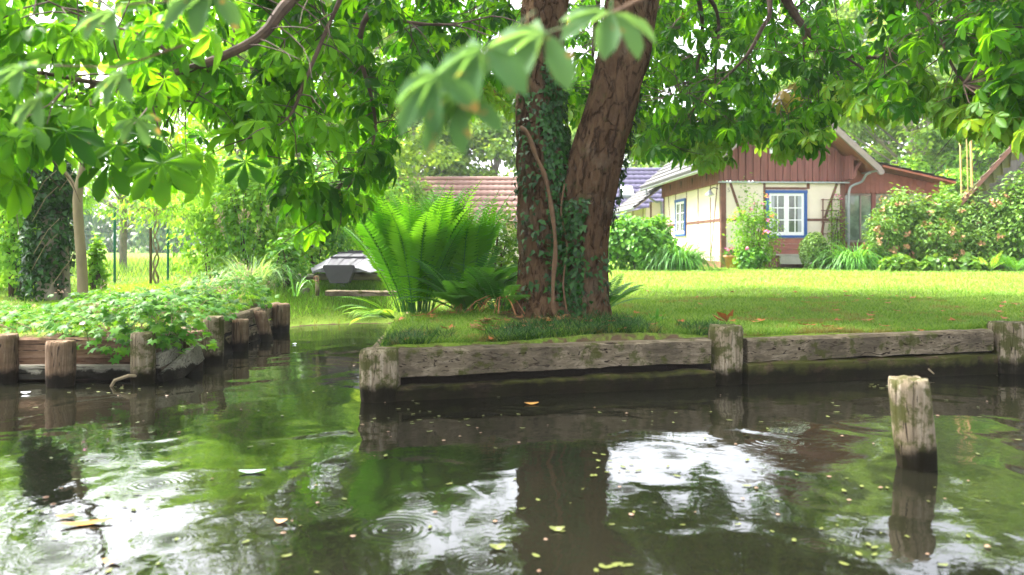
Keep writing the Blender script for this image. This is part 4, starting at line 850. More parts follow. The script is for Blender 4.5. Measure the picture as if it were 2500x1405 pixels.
mb = MB(); mb.tube([P(1700, -120, 2.2), P(1600, -20, 1.95), P(1480, 40, 1.82), P(1340, 80, 1.76), P(1180, 130, 1.7), P(1080, 185, 1.62)], [.006, .005, .004, .003, .0025, .002], 6); mb.build('near_twig', M['vine'], tree, world=True); mb = MB()
mb.tube([P(640, -120, 2.3), P(470, 0, 2.25), P(250, 15, 2.4)], [.004, .003, .002], 5); mb.build('near_twig', M['vine'], tree, world=True); mb = MB(); mb.tube([P(450, 110, 2.5), P(290, 165, 2.5), P(100, 160, 2.5), P(90, 230, 2.5)], [.004, .003, .002, .002], 5); mb.build('near_twig', M['vine'], tree, world=True)
# ivy and woody vine on the trunk
def on_trunk(path, n, t0, t1, a0, a1, off=.03):
    sp = np.array(spline(path, 16)); out = []; nor = []
    for _ in range(n):
        i = t0+(t1-t0)*random.random(); i *= len(sp)-1; k = int(i); q = sp[k]+(sp[min(k+1, len(sp)-1)]-sp[k])*(i-k); a = random.uniform(a0, a1)
        o = np.array([math.cos(a), math.sin(a), 0]); out.append(q[:3]+o*(q[3]*1.03+off*random.random()+.015)); nor.append(o)
    return np.array(out), np.array(nor)
ivy = thing('ivy_vine', 'dark green ivy climbing the fork of the chestnut trunk', 'ivy', (TX-.05, TY-.3, g0))
ps = []; ns_ = []
for path, n, t0, t1, a0, a1 in ((LT, 1700, .02, .56, -1.5, .2), (LT, 200, .2, .52, -2.9, -1.2), (RT, 520, .02, .26, -2.6, -1.6), (RT, 260, .2, .56, -.35, .6), (RT, 120, .0, .16, -1.5, .3), (LT, 90, .0, .2, -2.6, -1.4)):
    p, n_ = on_trunk(path, n, t0, t1, a0, a1); ps.append(p); ns_.append(n_)
p = np.concatenate(ps); n_ = np.concatenate(ns_); nnv = nrm(n_+rng.normal(size=p.shape)*.35+np.array([0, 0, .35])); ddv = rng.normal(size=p.shape)*.5+np.array([0, 0, -1]); v, f, r = leafarr(p, nnv, ddv, .032+.038*rng.random(len(p)), T_IVY)
npmesh('leaves', v, f, M['ivy'], ivy, True, r)
mb = MB()
vp = [(1352, 775), (1350, 700), (1356, 600), (1345, 500), (1330, 430), (1308, 380), (1290, 330), (1270, 310)]
mb.tube([q[:3] for q in spline([tp(a, b, TY-.30, .017) for a, b in vp], 5)], [.019+.004*math.sin(i) for i in range(36)], 8)
mb.tube([q[:3] for q in spline([tp(a, b, TY-.27, .01) for a, b in ((1385, 770), (1375, 690), (1385, 600), (1370, 520), (1378, 450))], 4)], .009, 6)
mb.build('woody_stem', M['vine'], ivy, world=True, smooth=True)

gp_ = lambda px, Y: (px-1250)/F*Y
# ------------------------------------------------------------ ferns and undergrowth at the tree
fern('ostrich_fern', 'tall bright green ostrich fern, a vase of upright fronds left of the tree', -1.02, 8.75, 64, 1.55, .19, 'fern', erange=(66, 89), curl=.85, npair=40, base=.2)
fern('ostrich_fern', 'smaller bright fern crown on the right shoulder of the tall ostrich fern', -.55, 8.9, 28, 1.4, .18, 'fern', erange=(68, 89), curl=.75, npair=36, base=.15)
fern('low_fern', 'dark low feathery fern between the tall fern and the trunk', -.42, 8.0, 26, .85, .15, 'fern2', erange=(28, 66), curl=1.2, npair=28, base=.14, dead=16)
fern('low_fern', 'dark drooping fern at the left foot of the trunk', -.1, 7.45, 16, .6, .10, 'fern2', erange=(30, 70), curl=1.3, npair=24, dead=10)
fern('low_fern', 'small dark fern at the right foot of the trunk', .82, 7.75, 14, .55, .09, 'fern2', erange=(25, 60), curl=1.0, npair=24)
fern('drooping_fern', 'light green fern whose fronds droop over the side beam to the water', -1.15, 8.1, 10, .62, .09, 'lit', erange=(5, 40), curl=1.5, amin=2.6, amax=4.6, npair=28)

bush('dark_shrub', 'dark leafy shrub filling the gap between the tall fern and the trunk', 'shrub', gp_(1228, 9.7), 9.7, (.34, .3, 1.15), 1500, .06, M['rhodo'], T_DIA)
# ------------------------------------------------------------ lawn grass, litter
def grass(name, label, x, y, h, wdt, mat, lean=.5):
    n = len(x); z = gh(x, y)-.005; a = rng.random(n)*6.283; ln = rng.normal(size=(n, 2))*lean; hh = h*(.45+.9*rng.random(n)); ww = wdt*(.7+.6*rng.random(n))
    base = np.stack([x, y, z], -1); sdv = np.stack([np.cos(a), np.sin(a), 0*a], -1)*ww[:, None]/2
    tip = base+np.stack([ln[:, 0]*hh, ln[:, 1]*hh, hh], -1); mid = base+(tip-base)*.5+np.array([0, 0, 1])*hh[:, None]*.12
    V = np.stack([base-sdv, base+sdv, mid+sdv*.7, tip, mid-sdv*.7], 1).reshape(-1, 3); Fc = (np.array([[0, 1, 2, 4]])[None]+(np.arange(n)*5)[:, None, None]).reshape(-1, 4)
    F3 = (np.array([[4, 2, 3, 3]])[None]+(np.arange(n)*5)[:, None, None]).reshape(-1, 4)
    Vt = V; F3 = F3[:, :3]; r = rng.random(n)
    o = npmesh(name, np.concatenate([Vt]), np.concatenate([Fc[:, [0, 1, 2]], Fc[:, [0, 2, 3]], F3]), mat, None, True, np.concatenate([r, r, r]))
    return tag(o, label, 'grass', kind='stuff')
def scatter(n, x0, x1, y0, y1, smin=.0, power=1.0):
    X = []; Y = []
    while len(X) < n:
        x = rng.uniform(x0, x1, n); y = y0+(y1-y0)*rng.random(n)**power; m = (bank_sd(x, y) > smin) & (np.abs(x) < y*.68+.6); X += list(x[m]); Y += list(y[m])
    return np.array(X[:n]), np.array(Y[:n])
x, y = scatter(62000, -1.4, 8, 6, 11, .12, 1.2); m = (np.exp(-((x-TX+.1)**2/.5+(y-TY+.25)**2/.2)) < .55+.35*rng.random(len(x))); x, y = x[m], y[m]
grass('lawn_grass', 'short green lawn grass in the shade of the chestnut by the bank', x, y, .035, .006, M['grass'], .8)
x, y = scatter(42000, -1.2, 17, 11, 24, 0, 1.3); grass('far_lawn_grass', 'bright sunlit lawn grass in front of the cottage', x, y, .05, .014, M['grass_sun_tint'], .7)
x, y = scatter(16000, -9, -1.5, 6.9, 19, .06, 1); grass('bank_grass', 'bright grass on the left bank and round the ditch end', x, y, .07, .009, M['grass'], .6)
x = rng.uniform(-1.0, 1.9, 6500); yb = 6.17+(x+.6)*.26; y = yb+rng.random(6500)**1.7*.55+.08
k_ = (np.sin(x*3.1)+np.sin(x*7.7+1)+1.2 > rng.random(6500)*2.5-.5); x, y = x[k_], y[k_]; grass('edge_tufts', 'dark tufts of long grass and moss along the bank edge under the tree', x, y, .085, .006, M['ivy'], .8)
x = rng.uniform(-1, 8, 7000); y = 6.0+(x+1.08)*.255+.14+rng.random(7000)**2*.12; m = bank_sd(x, y) > .14; grass('edge_tufts', 'straggly grass hanging at the edge of the right bank beams', x[m], y[m], .06, .005, M['grass'], 1.0)
x = rng.uniform(-6, -1.2, 42000); y = rng.uniform(10.8, 13.6, 42000); m = bank_sd(x, y) > .25+.25*rng.random(42000); grass('shore_grass', 'lush tufted grass on the muddy shore at the ditch end', x[m], y[m], .09, .008, M['lit2'], .5)
tl = np.array([(0, 0, 0), (.3, .5, .12), (0, 1, .1), (-.3, .5, .12), (.55, .2, .05), (.8, .55, .2), (.35, .5, .05), (-.55, .2, .1), (-.8, .5, .25), (-.35, .5, .05)]); tlf = [[0, 1, 2, 3], [0, 4, 5, 6], [0, 8, 7, 9]]
protos = {}
def scatter_objs(name, label, cat, group, pts, mat, V, Fc, smin, smax, flatz=None):
    me = bpy.data.meshes.new(name); me.from_pydata([tuple(v) for v in V], [], [list(f) for f in Fc]); me.materials.append(mat); me.update()
    for (x, y, z) in pts:
        o = bpy.data.objects.new(name, me); COL.objects.link(o); o.location = (x, y, z); s = random.uniform(smin, smax); o.scale = (s, s, s*random.uniform(.6, 1.2))
        o.rotation_euler = (random.uniform(-.2, .2) if flatz is None else 0, random.uniform(-.2, .2) if flatz is None else 0, random.uniform(0, 6.28)); tag(o, label, cat, group)
pts = []
while len(pts) < 130:
    px = random.uniform(960, 2500); yy = 6.3+random.random()**1.5*5.5; xx = (px-1250)/F*yy
    if bank_sd(xx, yy) > .1 and not (abs(xx-TX) < .45 and abs(yy-TY) < .35): pts.append((xx, yy, lz(xx, yy)+.028))
scatter_objs('fallen_leaf', 'curled orange-brown chestnut leaf lying on the lawn or bank edge', 'leaf', 'fallen leaves on the lawn', pts, M['deadleaf'], tl, tlf, .04, .09)
pts = []
while len(pts) < 70:
    a = random.uniform(0, 6.28); q = random.random()**.6; xx = TX-.15+math.cos(a)*q*.75; yy = TY-.42+math.sin(a)*q*.32
    pts.append((xx, yy, lz(xx, yy)+.012))
scatter_objs('fallen_leaf', 'dull brown dead leaf in the litter at the foot of the trunk', 'leaf', 'dead leaves at the foot of the tree', pts, M['brownfrond'], tl, tlf, .05, .10)
o = npmesh('fallen_leaf', tl*np.array([.16, .16, .3]), tlf, M['deadleaf']); q = P(1775, 770, 7.7); o.location = (q.x, q.y, lz(q.x, q.y)+.02); o.rotation_euler = (.5, .2, 2.2); tag(o, 'large curled orange leaf on the lawn above the middle post', 'leaf')
# sapling shoots on the lawn right of the tree
t = thing('seedling', 'small dark seedling growing in the lawn right of the trunk', 'plant', (*P(1600, 0, 7.6).xy, lz(P(1600, 0, 7.6).x, 7.6)))
v, f, r = strapmesh(9, .16, .03, 4, droop=1.2); npmesh('leaves', v, f, M['ger'], t, False, r)

# ------------------------------------------------------------ things floating on the water
def wp(px, py): Y = CAMH*F/(py-HZ); return ((px-1250)/F*Y, Y, .004)
def outline(n, a_, b_, j, zc=.0): return [(math.cos(t)*a_*(1+random.uniform(-j, j)), math.sin(t)*b_*(1+random.uniform(-j, j)), zc*abs(math.cos(t))) for t in np.linspace(0, 6.283, n, endpoint=False)]
def water_pts(n, dens='any'):
    out = []
    while len(out) < n:
        px = random.uniform(0, 2500); py = 800+random.random()**1.25*600; x, y, z = wp(px, py)
        if mnoise.noise(Vector((x*1.3, y*1.9, 3.3))) < random.uniform(-.25, .35): continue
        if bank_sd(x, y) < -.12: out.append((x, y, z))
    return out
V = [(0, 0, .1)]+outline(9, 1, .45, .15, .12)
scatter_objs('floating_leaf', 'small yellow-green leaf or duckweed scrap floating on the dark water', 'leaf', 'small leaves floating on the water', water_pts(135), M['floaty'], V, [[0, i, i % 9+1] for i in range(1, 10)], .007, .024, 1)
V = [(0, 0, .55)]+outline(8, 1, .8, .15, .2)
scatter_objs('floating_petal', 'small pinkish brown petal floating on the dark water', 'petal', 'fallen petals floating on the water', water_pts(60), M['petal'], V, [[0, i, i % 8+1] for i in range(1, 9)], .006, .014, 1)
cl = []
for (px, py, n, sx_, sy_) in ((2130, 945, 9, 50, 6), (1900, 1045, 6, 60, 10), (980, 1020, 10, 100, 20), (1150, 1000, 9, 200, 25), (280, 955, 8, 60, 8), (1480, 1140, 12, 60, 30), (1490, 1390, 8, 60, 15), (640, 800, 6, 60, 20), (2030, 1000, 5, 60, 30), (300, 1210, 8, 90, 40)):
    for _ in range(n):
        q = wp(px+random.gauss(0, sx_*.6), py+random.gauss(0, sy_*.6))
        if bank_sd(q[0], q[1]) < -.05: cl.append(q)
V = [(0, 0, .1)]+outline(7, 1, .6, .2, .1)
scatter_objs('duckweed_leaf', 'tiny green leaf drifting in a loose patch on the water', 'leaf', 'drifting patches of tiny leaves', cl, M['floaty'], V, [[0, i, i % 7+1] for i in range(1, 8)], .010, .022, 1)
for nm, lb, px, py, l, wdt, mat, rz in (('floating_leaf', 'large pale green leaf floating left of centre', 612, 1155, .075, .028, 'pale', .1), ('floating_leaf', 'curled yellow leaf floating below the long bank beam', 1296, 988, .06, .03, 'orangeleaf', .2),
     ('floating_leaf', 'long orange and green leaf floating at lower left', 205, 1282, .11, .025, 'orangeleaf', .35), ('floating_leaf', 'small yellow leaf floating left of the long orange one', 157, 1266, .045, .014, 'orangeleaf', .1),
     ('floating_leaf', 'round green leaf floating in the reflection of the trunk', 1358, 1296, .035, .022, 'floaty', 0), ('floating_leaf', 'yellow leaf floating near the bottom edge at left', 270, 1376, .035, .02, 'orangeleaf', 0), ('floating_petal', 'large peach coloured petal floating at bottom centre-left', 684, 1277, .03, .022, 'peach', 0), ('floating_leaf', 'pale leaf floating beside the ring ripples', 1213, 1340, .035, .025, 'floaty', .2),
     ('feather', 'tiny white feather on the water by the left bank', 62, 962, .04, .018, 'feather', .3), ('feather', 'white down floating on the ditch', 718, 842, .03, .02, 'feather', .9)):
    V = [(0, 0, .012)]+[(math.cos(t)*l*(1 if math.cos(t) > 0 else .8), math.sin(t)*wdt, .012*abs(math.cos(t))) for t in np.linspace(0, 6.283, 14, endpoint=False)]
    o = npmesh(nm, V, [[0, i, i % 14+1] for i in range(1, 15)], M[mat]); o.location = wp(px, py); o.rotation_euler = (0, 0, rz); tag(o, lb, 'feather' if nm == 'feather' else ('petal' if 'petal' in nm else 'leaf'))

# ------------------------------------------------------------ planting round the cottage
def gp(px, Y): return (px-1250)/F*Y
def clump(name, label, x, y, k, L_, W_, mat, cat='plant', **kw):
    t = thing(name, label, cat, (x, y, lz(x, y))); v, f, r = strapmesh(k, L_, W_, 6, **kw); npmesh('leaves', v, f, M[mat], t, False, r); return t
bush('hydrangea_bush', 'large rounded leafy green bush between the tree trunk and the cottage', 'bush', gp(1562, 20.6), 20.6, (.95, .85, 1.2), 9000, .10, M['hydr'], T_ROUND, sub=8, droop=.6)
clump('daylily_clump', 'wide fountain of arching strap leaves in front of the cottage side wall', gp(1655, 20.4), 20.4, 800, 1.3, .032, 'blade', base=.5, droop=.85)
clump('daylily_clump', 'arching strap leaf clump right of the round box bush', gp(2085, 20.6), 20.6, 760, 1.25, .032, 'blade', base=.45, droop=.85)
bush('box_bush', 'small clipped round box bush in front of the bench', 'bush', gp(1990, 20.8), 20.8, (.42, .42, .84), 9000, .035, M['box'], T_ROUND, sub=7, lump=.05, shell=.2)
bush('rose_bush', 'airy rose bush with apricot and pink roses beside the blue window', 'bush', gp(1845, 21.3), 21.3, (.72, .5, 1.62), 3200, .075, M['lit'], T_DIA, flower=[M['roseorange'], M['rosepink']], nf=14, fs=.055, nst=14, sub=9, stemmat='vine')
bush('climbing_rose', 'climbing rose on the trellis at the cream wall', 'climbing plant', *hw(1.38, -.25)[:2], (.3, .14, 1.9), 900, .06, M['lit'], T_DIA, flower=[M['rosepink']], nf=5, fs=.05, nst=5, sub=6)
bush('climbing_rose', 'thin climber on the cream wall above the apricot roses', 'climbing plant', *hw(-1.0, -.25)[:2], (.45, .12, 2.2), 420, .06, M['lit'], T_DIA, nst=5, sub=5)
bush('leafy_plant', 'low leafy plant at the foot of the rose bush', 'plant', gp(1838, 21.0), 21.0, (.42, .35, .5), 1400, .08, M['hydr'], T_ROUND)
RH = [(2225, 20.6, .98, 1.78, 'peach', 'rounded rhododendron with peach withered blossoms right of the cottage'), (2160, 20.2, .55, 1.25, 'peach', 'small rhododendron lobe in front of the large glass pane'), (2330, 20.8, 1.0, 1.75, 'peach', 'rhododendron below the pale poles'),
      (2425, 20.2, .95, 1.95, 'peach', 'dark green rhododendron in front of the grey shed'), (2530, 19.8, 1.1, 2.3, 'peach', 'tall rhododendron cut by the right edge of the photo'), (2290, 19.9, .6, 1.1, 'peach', 'low leggy rhododendron in front of the others')]
for i, (px, Y, r_, h_, fl, lb) in enumerate(RH):
    bush('rhododendron', lb, 'bush', gp(px, Y), Y, (r_, r_*.8, h_), int(7500*r_*h_/2+900), .10, M['rhodo'], T_LONG if i % 2 else T_DIA, flower=[M['peach']], nf=int(36*r_) if i < 3 else 12, fs=.085, nst=9, sub=9, group='rhododendron hedge right of the cottage', stemmat='palebark')
for px, lb in ((2190, 'low bergenia-like leafy plant under the rhododendrons at left'), (2290, 'low leafy plant under the middle of the rhododendron hedge'), (2370, 'low leafy plant beside the small light fern')):
    bush('leafy_plant', lb, 'plant', gp(px, 19.4), 19.4, (.42, .3, .32), 520, .12, M['rhodo'], T_ROUND, nst=3, sub=4)
fern('garden_fern', 'light green fern under the rhododendrons', gp(2415, 19.2), 19.2, 12, .6, .09, 'lit', npair=18, erange=(40, 70))
fern('garden_fern', 'pale fern at the right edge under the tall rhododendron', gp(2480, 19.0), 19.0, 12, .75, .12, 'hydr', npair=18, erange=(30, 60))

# ------------------------------------------------------------ left bank: geraniums, ivy pillar, sapling, fence
def geranium(label, x, y, r, k, hang=0, heads=30):
    t = thing('geranium', label, 'plant', (x, y, lz(x, y)), 0, 'geranium clumps on the left bank'); p, u = blobpts((0, 0, r[2]*.25), r, k, .45, .2)
    p = p[p[:, 2] > (-hang)]; kk = len(p); u = nrm(p/np.array(r)); n = nrm(u*.5+np.array([0, -.2, .9])+rng.normal(size=(kk, 3))*.35)
    v, f, rr = leafarr(p, n, nrm(u+rng.normal(size=(kk, 3))*.6+np.array([0, 0, -.3])), .085*(.6+.7*rng.random(kk)), T_LOBE); npmesh('leaves', v, f, M['ger'], t, False, rr)
    st = MB(); stems(st, (0, 0, 0), r[2]*.9, 16, .004, r[0]*.8, r[0]*.4); st.build('stems', M['pinkbrown'], t)
    if heads:
        q, u = blobpts((0, 0, r[2]*.3), (r[0], r[1], r[2]*1.12), heads, .1, .2); q = q[q[:, 2] > r[2]*.5]; Q = np.repeat(q, 12, 0)+rng.normal(size=(len(q)*12, 3))*.03
        v, f, rr = leafarr(Q, rdir(len(Q)), rdir(len(Q)), .035, T_LONG); npmesh('seed_heads', v, f, M['pinkbrown'], t, False, rr)
    return t
geranium('big geranium clump spilling over the left bank corner post', -3.3, 7.05, (.62, .42, .28), 620, .28, 10)
geranium('bright geranium clump behind the tall grooved post', -3.42, 8.6, (.5, .62, .26), 560, .1, 30)
geranium('yellowish geranium clump along the far part of the ditch', -3.5, 10.2, (.5, .75, .3), 520, .15, 60)
geranium('low geranium patch behind the brown board at left', -4.4, 7.6, (.75, .4, .13), 360, .0, 10)
geranium('pale geranium patch at the left edge', -5.4, 8.0, (.8, .6, .2), 360, 0, 8)
geranium('geranium patch below the sapling', -4.3, 8.8, (.8, .6, .2), 420, 0, 14)
geranium('hanging geranium shoots in front of the ditch corner', -3.02, 6.98, (.26, .2, .3), 150, .42, 4)
fl = thing('geranium_flower', 'single magenta geranium flower over the left bank', 'flower', tuple(P(201, 790, 6.7)))
v, f, rr = leafarr(np.zeros((6, 3)), np.tile([(0, -.6, .8)], (6, 1)), np.array([(math.cos(a), 0, math.sin(a)) for a in np.arange(6)*1.047]), .022, T_ROUND); npmesh('petals', v, f, M['rosepink'], fl, False, rr)
MB().tube([(0, 0, 0), (.01, .05, -.08), (.0, .1, -.16)], .003, 5).build('stem', M['ger'], fl)
# ivy-clad pillar
ix, iy = gp(122, 10.6), 10.6; t = thing('ivy_pillar', 'old tree stump thickly wrapped in dark ivy behind the left bank', 'ivy pillar', (ix, iy, lz(ix, iy)))
mb = MB(); mb.tube([(0, 0, -.1), (.02, 0, .7), (-.02, 0, 1.5)], [.16, .13, .09], 12, jit=.1); mb.tube([(.2, .05, -.1), (.19, 0, .7), (.1, 0, 1.4)], [.05, .045, .03], 8); mb.build('stump', M['greybark'], t)
sets = [bush_leaves((0, 0, 1.45), (.34, .3, .42), 2000, .075, T_IVY, .35, .12, droop=.9, up=.2), bush_leaves((-.02, 0, .8), (.3, .27, .7), 1900, .075, T_IVY, .35, .1, droop=.9, up=.2), bush_leaves((-.1, 0, .3), (.3, .27, .45), 800, .075, T_IVY, .4, .15, droop=.9, up=.2)]
leafobj('ivy_leaves', sets, M['ivy'], t, False)
mb = MB()
for i in range(7):
    a = random.uniform(3.4, 6); mb.tube([(math.cos(a)*.34, math.sin(a)*.3, .2+i*.2), (math.cos(a+.5)*.42, math.sin(a+.5)*.36, .5+i*.2), (math.cos(a+.9)*.36, math.sin(a+.9)*.33, .65+i*.2)], .005, 4)
mb.build('bare_shoots', M['palebark'], t)
# slender sapling
sx, sy = gp(203, 10.3), 10.3; t = thing('young_tree', 'slender young tree with a smooth pale forked trunk at the left bank', 'tree', (sx, sy, lz(sx, sy)))
mb = MB(); q = [tp(203, 745, sy, .066), tp(200, 650, sy, .062), tp(193, 560, sy, .060), tp(190, 480, sy, .058), tp(203, 410, sy, .048), tp(216, 350, sy, .043), tp(222, 290, sy, .038), tp(228, 150, sy, .028), tp(250, -60, sy, .02)]
sp = spline(q, 6); mb.tube([a[:3] for a in sp], [a[3] for a in sp], 14)
sp = spline([tp(190, 470, sy, .03), tp(165, 430, sy, .026), tp(138, 395, sy-.1, .02), tp(115, 355, sy-.2, .016), tp(80, 290, sy-.3, .01)], 5); mb.tube([a[:3] for a in sp], [a[3] for a in sp], 8)
mb.build('trunk', M['palebark'], t, world=True, smooth=True)
sets = []
for (px, py, r_) in ((60, 330, .75), (150, 200, .9), (330, 120, .9), (250, 40, 1.0), (60, 80, .9), (-60, 220, .9), (420, 0, .8), (0, 480, .5), (-80, 360, .8), (380, 230, .5)):
    c = P(px, py, sy+random.uniform(-.6, .8)); sets.append(bush_leaves(tuple(c), (r_, r_, r_*.6), int(75*r_), .16, T_ROUND, .9, .2, droop=.6))
leafobj('crown', sets, M['lit2'], t)
# thicket of shrubs
for i, (px, Y, rx, h_, mat, sz_, lb) in enumerate([(-30, 12.5, .95, 2.1, 'lit', .11, 'bright leafy thicket at the left edge behind the ivy pillar'), (45, 11.2, .42, 1.5, 'lit2', .09, 'yellow-green shoots left of the ivy pillar'), (235, 11.4, .14, .75, 'lit', .08, 'narrow leafy shoots at the right side of the slender young trunk'),
     (520, 14.0, .75, 2.0, 'lit2', .10, 'pale airy shrub left of the big green shrub'), (610, 13.6, .8, 2.35, 'lit', .10, 'big bright green shrub at the end of the fence'), (690, 14.5, .8, 1.9, 'lit', .09, 'leafy shrub behind the boat at left'), (770, 15.5, .9, 2.3, 'hydr', .10, 'green shrub behind the grey boat'), (880, 17, 1.1, 2.3, 'lit', .10, 'shrub between the boat and the tall fern'), (700, 12.6, .35, .8, 'hydr', .08, 'low dark shrub beside the mooring post')]):
    bush('shrub', lb, 'shrub', gp(px, Y), Y, (rx, rx*.8, h_), int(1900*rx*h_+400), sz_, M[mat], T_DIA, nst=9, sub=10, group='shrubs on the left bank')
clump('tall_grass', 'tall silvery ornamental grass in front of the green shrub', gp(610, 12.4), 12.4, 420, .95, .013, 'reed', cat='grass', base=.35, droop=.8)
clump('tall_grass', 'short silvery grass tuft left of the tall one', gp(500, 11.6), 11.6, 220, .55, .012, 'reed', cat='grass', base=.3, droop=1.0)
clump('tall_grass', 'few thin upright reeds at the ditch end', gp(722, 11.4), 11.4, 12, .75, .014, 'blade', cat='grass', base=.08, droop=.6)
t = thing('plume_grass', 'thin grass stalks with feathery plumes above the silvery grass', 'grass', (gp(590, 12.7), 12.7, .5)); mb = MB(); pl_ = []
for i in range(9):
    a = random.uniform(-.4, .4); h = random.uniform(.9, 1.35); pts = [(a*.3, 0, 0), (a*.6, 0, h*.6), (a*1.1, 0, h)]; mb.tube(pts, .004, 4)
    for k in range(16): pl_.append((a*1.1+random.gauss(0, .015), random.gauss(0, .015), h-random.uniform(-.02, .16)))
mb.build('stalks', M['reed'], t); pl_ = np.array(pl_); v, f, rr = leafarr(pl_, rdir(len(pl_)), np.tile([(0., 0, 1)], (len(pl_), 1))+rng.normal(size=(len(pl_), 3))*.3, .05, T_LONG); npmesh('plumes', v, f, M['pinkbrown'], t, False, rr)
# fence
fn = thing('wire_fence', 'green wire mesh fence with thin green posts along the field', 'fence', (gp(280, 13.5), 13.5, .5))
FX = [(-8.6, 13.3, 1.35), (gp(280, 13.5), 13.5, 1.28), (gp(410, 13.9), 13.9, .93), (gp(560, 14.3), 14.3, .95)]
for x, y, h in FX: mb = MB(); mb.tube([(x, y, lz(x, y)-.1), (x, y, .5+h)], .021, 8); mb.build('post', M['green_metal'], fn, world=True)
mb = MB()
for (x0, y0, h0), (x1, y1, h1) in zip(FX[:-1], FX[1:]):
    n = int(math.hypot(x1-x0, y1-y0)/.055)
    for i in range(n):
        for s in (1, -1):
            t0 = i/n; a_ = x0+(x1-x0)*t0; b_ = y0+(y1-y0)*t0; hh = h0+(h1-h0)*t0-.06; dx = .28*s*hh; 
            ex = min(max(a_+dx, x0), x1); fr = (ex-a_)/dx if dx else 1
            mb.bar((a_, b_, .5), (ex, b_+(y1-y0)/(x1-x0)*(ex-a_), .5+hh*fr), .0028, .0028, (0, 1, 0))
    mb.bar((x0, y0, .5+h0-.05), (x1, y1, .5+h1-.05), .005, .005, (0, 1, 0))
mb.build('wire_mesh', M['green_metal'], fn, world=True)
wx, wy = gp(376, 13.0), 13.0; t = thing('twisted_willow', 'young corkscrew willow with drooping twisted twigs by the fence', 'tree', (wx, wy, .5)); mb = MB()
for k in range(2): mb.tube([(.04*math.sin(i*.9+k*2.2)+.03, .03*math.cos(i*.9+k*2), i*.075) for i in range(16)], [.018-.0007*i for i in range(16)], 6)
for k in range(22):
    a = random.uniform(0, 6.28); x, y, z = .03, 0, 1.1; pts = [(x, y, z)]; l = random.uniform(.12, .2)
    for i in range(8): x += math.cos(a)*l*.42; y += math.sin(a)*l*.42; z += (.09-.035*i); a += random.uniform(-.7, .7); pts.append((x, y, z))
    mb.tube(pts, [.006*(1-.1*i) for i in range(9)], 4)
mb.build('trunk', M['palebark'], t); leafobj('crown', [bush_leaves((.05, 0, 1.2), (.75, .6, .45), 700, .09, T_LONG, .8, .2, droop=1.0), bush_leaves((.5, 0, 1.4), (.6, .5, .5), 500, .09, T_LONG, .8, .2, droop=1.0)], M['lit2'], t, False)
mb = MB(); mb.tube([(0, 0, -.1), (.0, 0, .93)], .022, 8); o = mb.build('wooden_stake', M['postd']); o.location = (wx-.04, wy-.03, .5); tag(o, 'brown wooden stake supporting the corkscrew willow', 'stake')

# ------------------------------------------------------------ background trees
def tree_mesh(h, r, nblob, k, size, mat, tmpl=T_DIA, low=.25, seed=0):
    sets = []; br = MB()
    br.tube([(0, 0, -.2), (.05*h*.1, 0, h*.35), (0, .05, h*.8)], [h*.022, h*.017, h*.004], 8)
    for i in range(nblob):
        t_ = random.random(); z = h*(low+(1-low)*t_*.95); rr = r*math.sin(math.pi*min(.95, .22+.75*t_))**.7*random.uniform(.35, .95); a = random.uniform(0, 6.283)
        c = (math.cos(a)*rr, math.sin(a)*rr, z); b = r*random.uniform(.16, .34); sets.append(bush_leaves(c, (b, b, b*.6), k, size, tmpl, .9, .25, droop=.4))
        if i % 2 == 0: br.tube([(0, 0, z*.62), (c[0]*.5, c[1]*.5, z*.8), c], [h*.006, h*.004, h*.0015], 5)
    return sets, br, mat
def put_tree(kind, label, px, Y, h, r, nblob=60, k=150, size=.3, mat='far', **kw):
    x = gp(px, Y); t = thing(kind, label, 'tree', (x, Y, .5)); sets, br, _ = tree_mesh(h, r, nblob, k, size, mat, **kw)
    leafobj('crown', sets, M[mat], t, False); br.build('trunk', M['greybark'], t); return t
put_tree('willow_tree', 'pale willow with narrow leaves behind the left fence', 300, 22, 5.0, 2.4, 50, 198, 0.16, 'lit2', tmpl=T_LONG, low=.3)
put_tree('broadleaf_tree', 'bright tree filling the left edge behind the thicket', 0, 19, 3.8, 2.2, 45, 234, 0.15, 'lit2', low=.2)
put_tree('broadleaf_tree', 'tall green tree above the boat', 740, 25, 12.5, 3.4, 90, 252, 0.20, 'far', low=.12)
put_tree('broadleaf_tree', 'pale green tree left of the tall one above the boat', 560, 30, 8.5, 3.2, 55, 234, 0.22, 'far', low=.12)
put_tree('broadleaf_tree', 'rounded tree between the boat tree and the red roof', 900, 34, 10.5, 3.6, 60, 234, 0.24, 'far', low=.12)
put_tree('broadleaf_tree', 'hazy tree behind the left end of the red roof', 1010, 44, 9.0, 4.2, 70, 234, 0.29, 'far', low=.15)
put_tree('dark_tree', 'darker thin tree behind the middle of the red roof', 1085, 48, 11.5, 3.2, 42, 162, 0.29, 'far2', low=.15)
put_tree('broadleaf_tree', 'hazy tree behind the red roof next to the trunk', 1210, 46, 9.0, 4.0, 60, 234, 0.29, 'far', low=.15)
put_tree('broadleaf_tree', 'tree seen through the fork of the chestnut', 1400, 52, 10, 4.2, 60, 234, 0.29, 'far', low=.15)
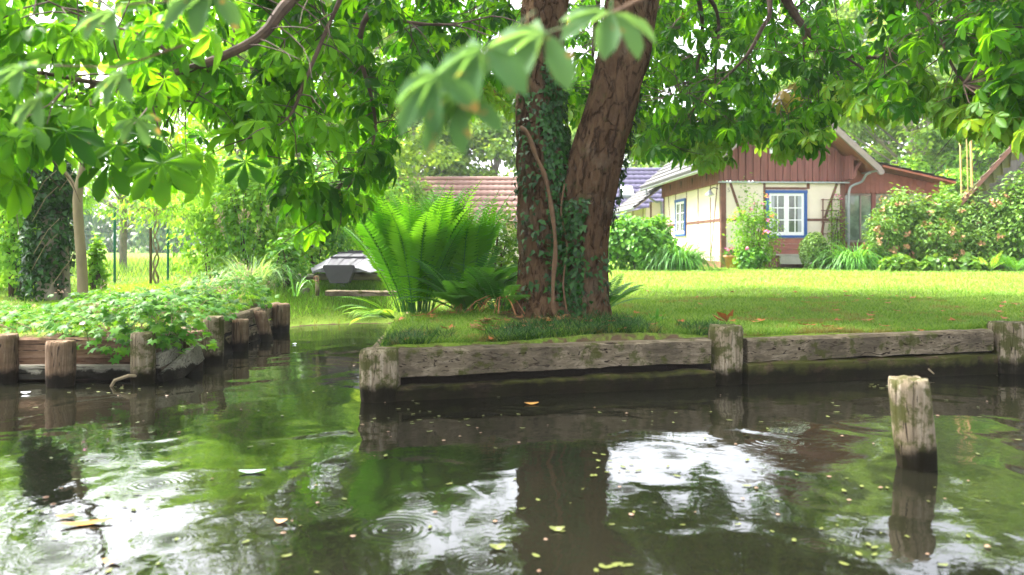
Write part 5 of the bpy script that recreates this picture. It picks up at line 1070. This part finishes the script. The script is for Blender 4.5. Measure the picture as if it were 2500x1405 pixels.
put_tree('broadleaf_tree', 'tree behind the purple barn roof', 1600, 50, 8.0, 4.2, 60, 216, 0.29, 'far', low=.15)
put_tree('broadleaf_tree', 'tree rising right behind the cottage roof', 2060, 42, 13.5, 4.6, 95, 270, 0.26, 'far', low=.1)
put_tree('dark_tree', 'thin dark pine-like tree with sky showing through right of the gable', 2175, 46, 13.5, 2.8, 34, 144, 0.27, 'far2', low=.2)
put_tree('broadleaf_tree', 'broad light green tree behind the extension roof', 2230, 36, 11, 4.2, 95, 270, 0.23, 'far', low=.1)
put_tree('broadleaf_tree', 'light green tree behind the pale poles', 2380, 33, 6.3, 3.0, 60, 270, 0.20, 'lit', low=.1)
put_tree('broadleaf_tree', 'tall hazy tree above the grey shed', 2480, 42, 15, 5.2, 100, 252, 0.27, 'far', low=.12)
put_tree('broadleaf_tree', 'tree beyond the right edge behind the shed', 2680, 36, 13, 5, 80, 234, 0.26, 'far', low=.12)
# far-off wood along the field
sets = []
for i in range(90):
    x = -75+i*1.75+random.uniform(-1, 1); y = 88+random.uniform(-4, 6); h = random.uniform(5.0, 9.5); sets.append(bush_leaves((x, y, h*.45), (random.uniform(2, 3.4), 2, h*.58), 330, .8, T_DIA, .5, .25))
o = leafobj('far_wood', sets, M['far2']); tag(o, 'distant wood beyond the field', 'wood', kind='stuff')
# tall meadow edge beyond the fence
x = rng.uniform(-15, -3, 9000); y = rng.uniform(17, 36, 9000); grass('meadow_grass', 'pale tall grass of the field beyond the fence', x, y, .22, .02, M['grass_sun_tint'], .4)
# ------------------------------------------------------------ humid air that pales the far trees
hb = MB().box(-150, -20, -1.6, 150, 110, 22).build('haze', bpy.data.materials.new('haze_air')); tag(hb, 'pale humid summer air', 'haze', kind='stuff')
hm = hb.data.materials[0]; hm.use_nodes = True; t_ = hm.node_tree; t_.nodes.remove(t_.nodes['Principled BSDF'])
vn = t_.nodes.new('ShaderNodeVolumePrincipled'); vn.inputs['Color'].default_value = (.95, .97, 1, 1); vn.inputs['Density'].default_value = .0007
t_.links.new(vn.outputs[0], t_.nodes['Material Output'].inputs['Volume'])
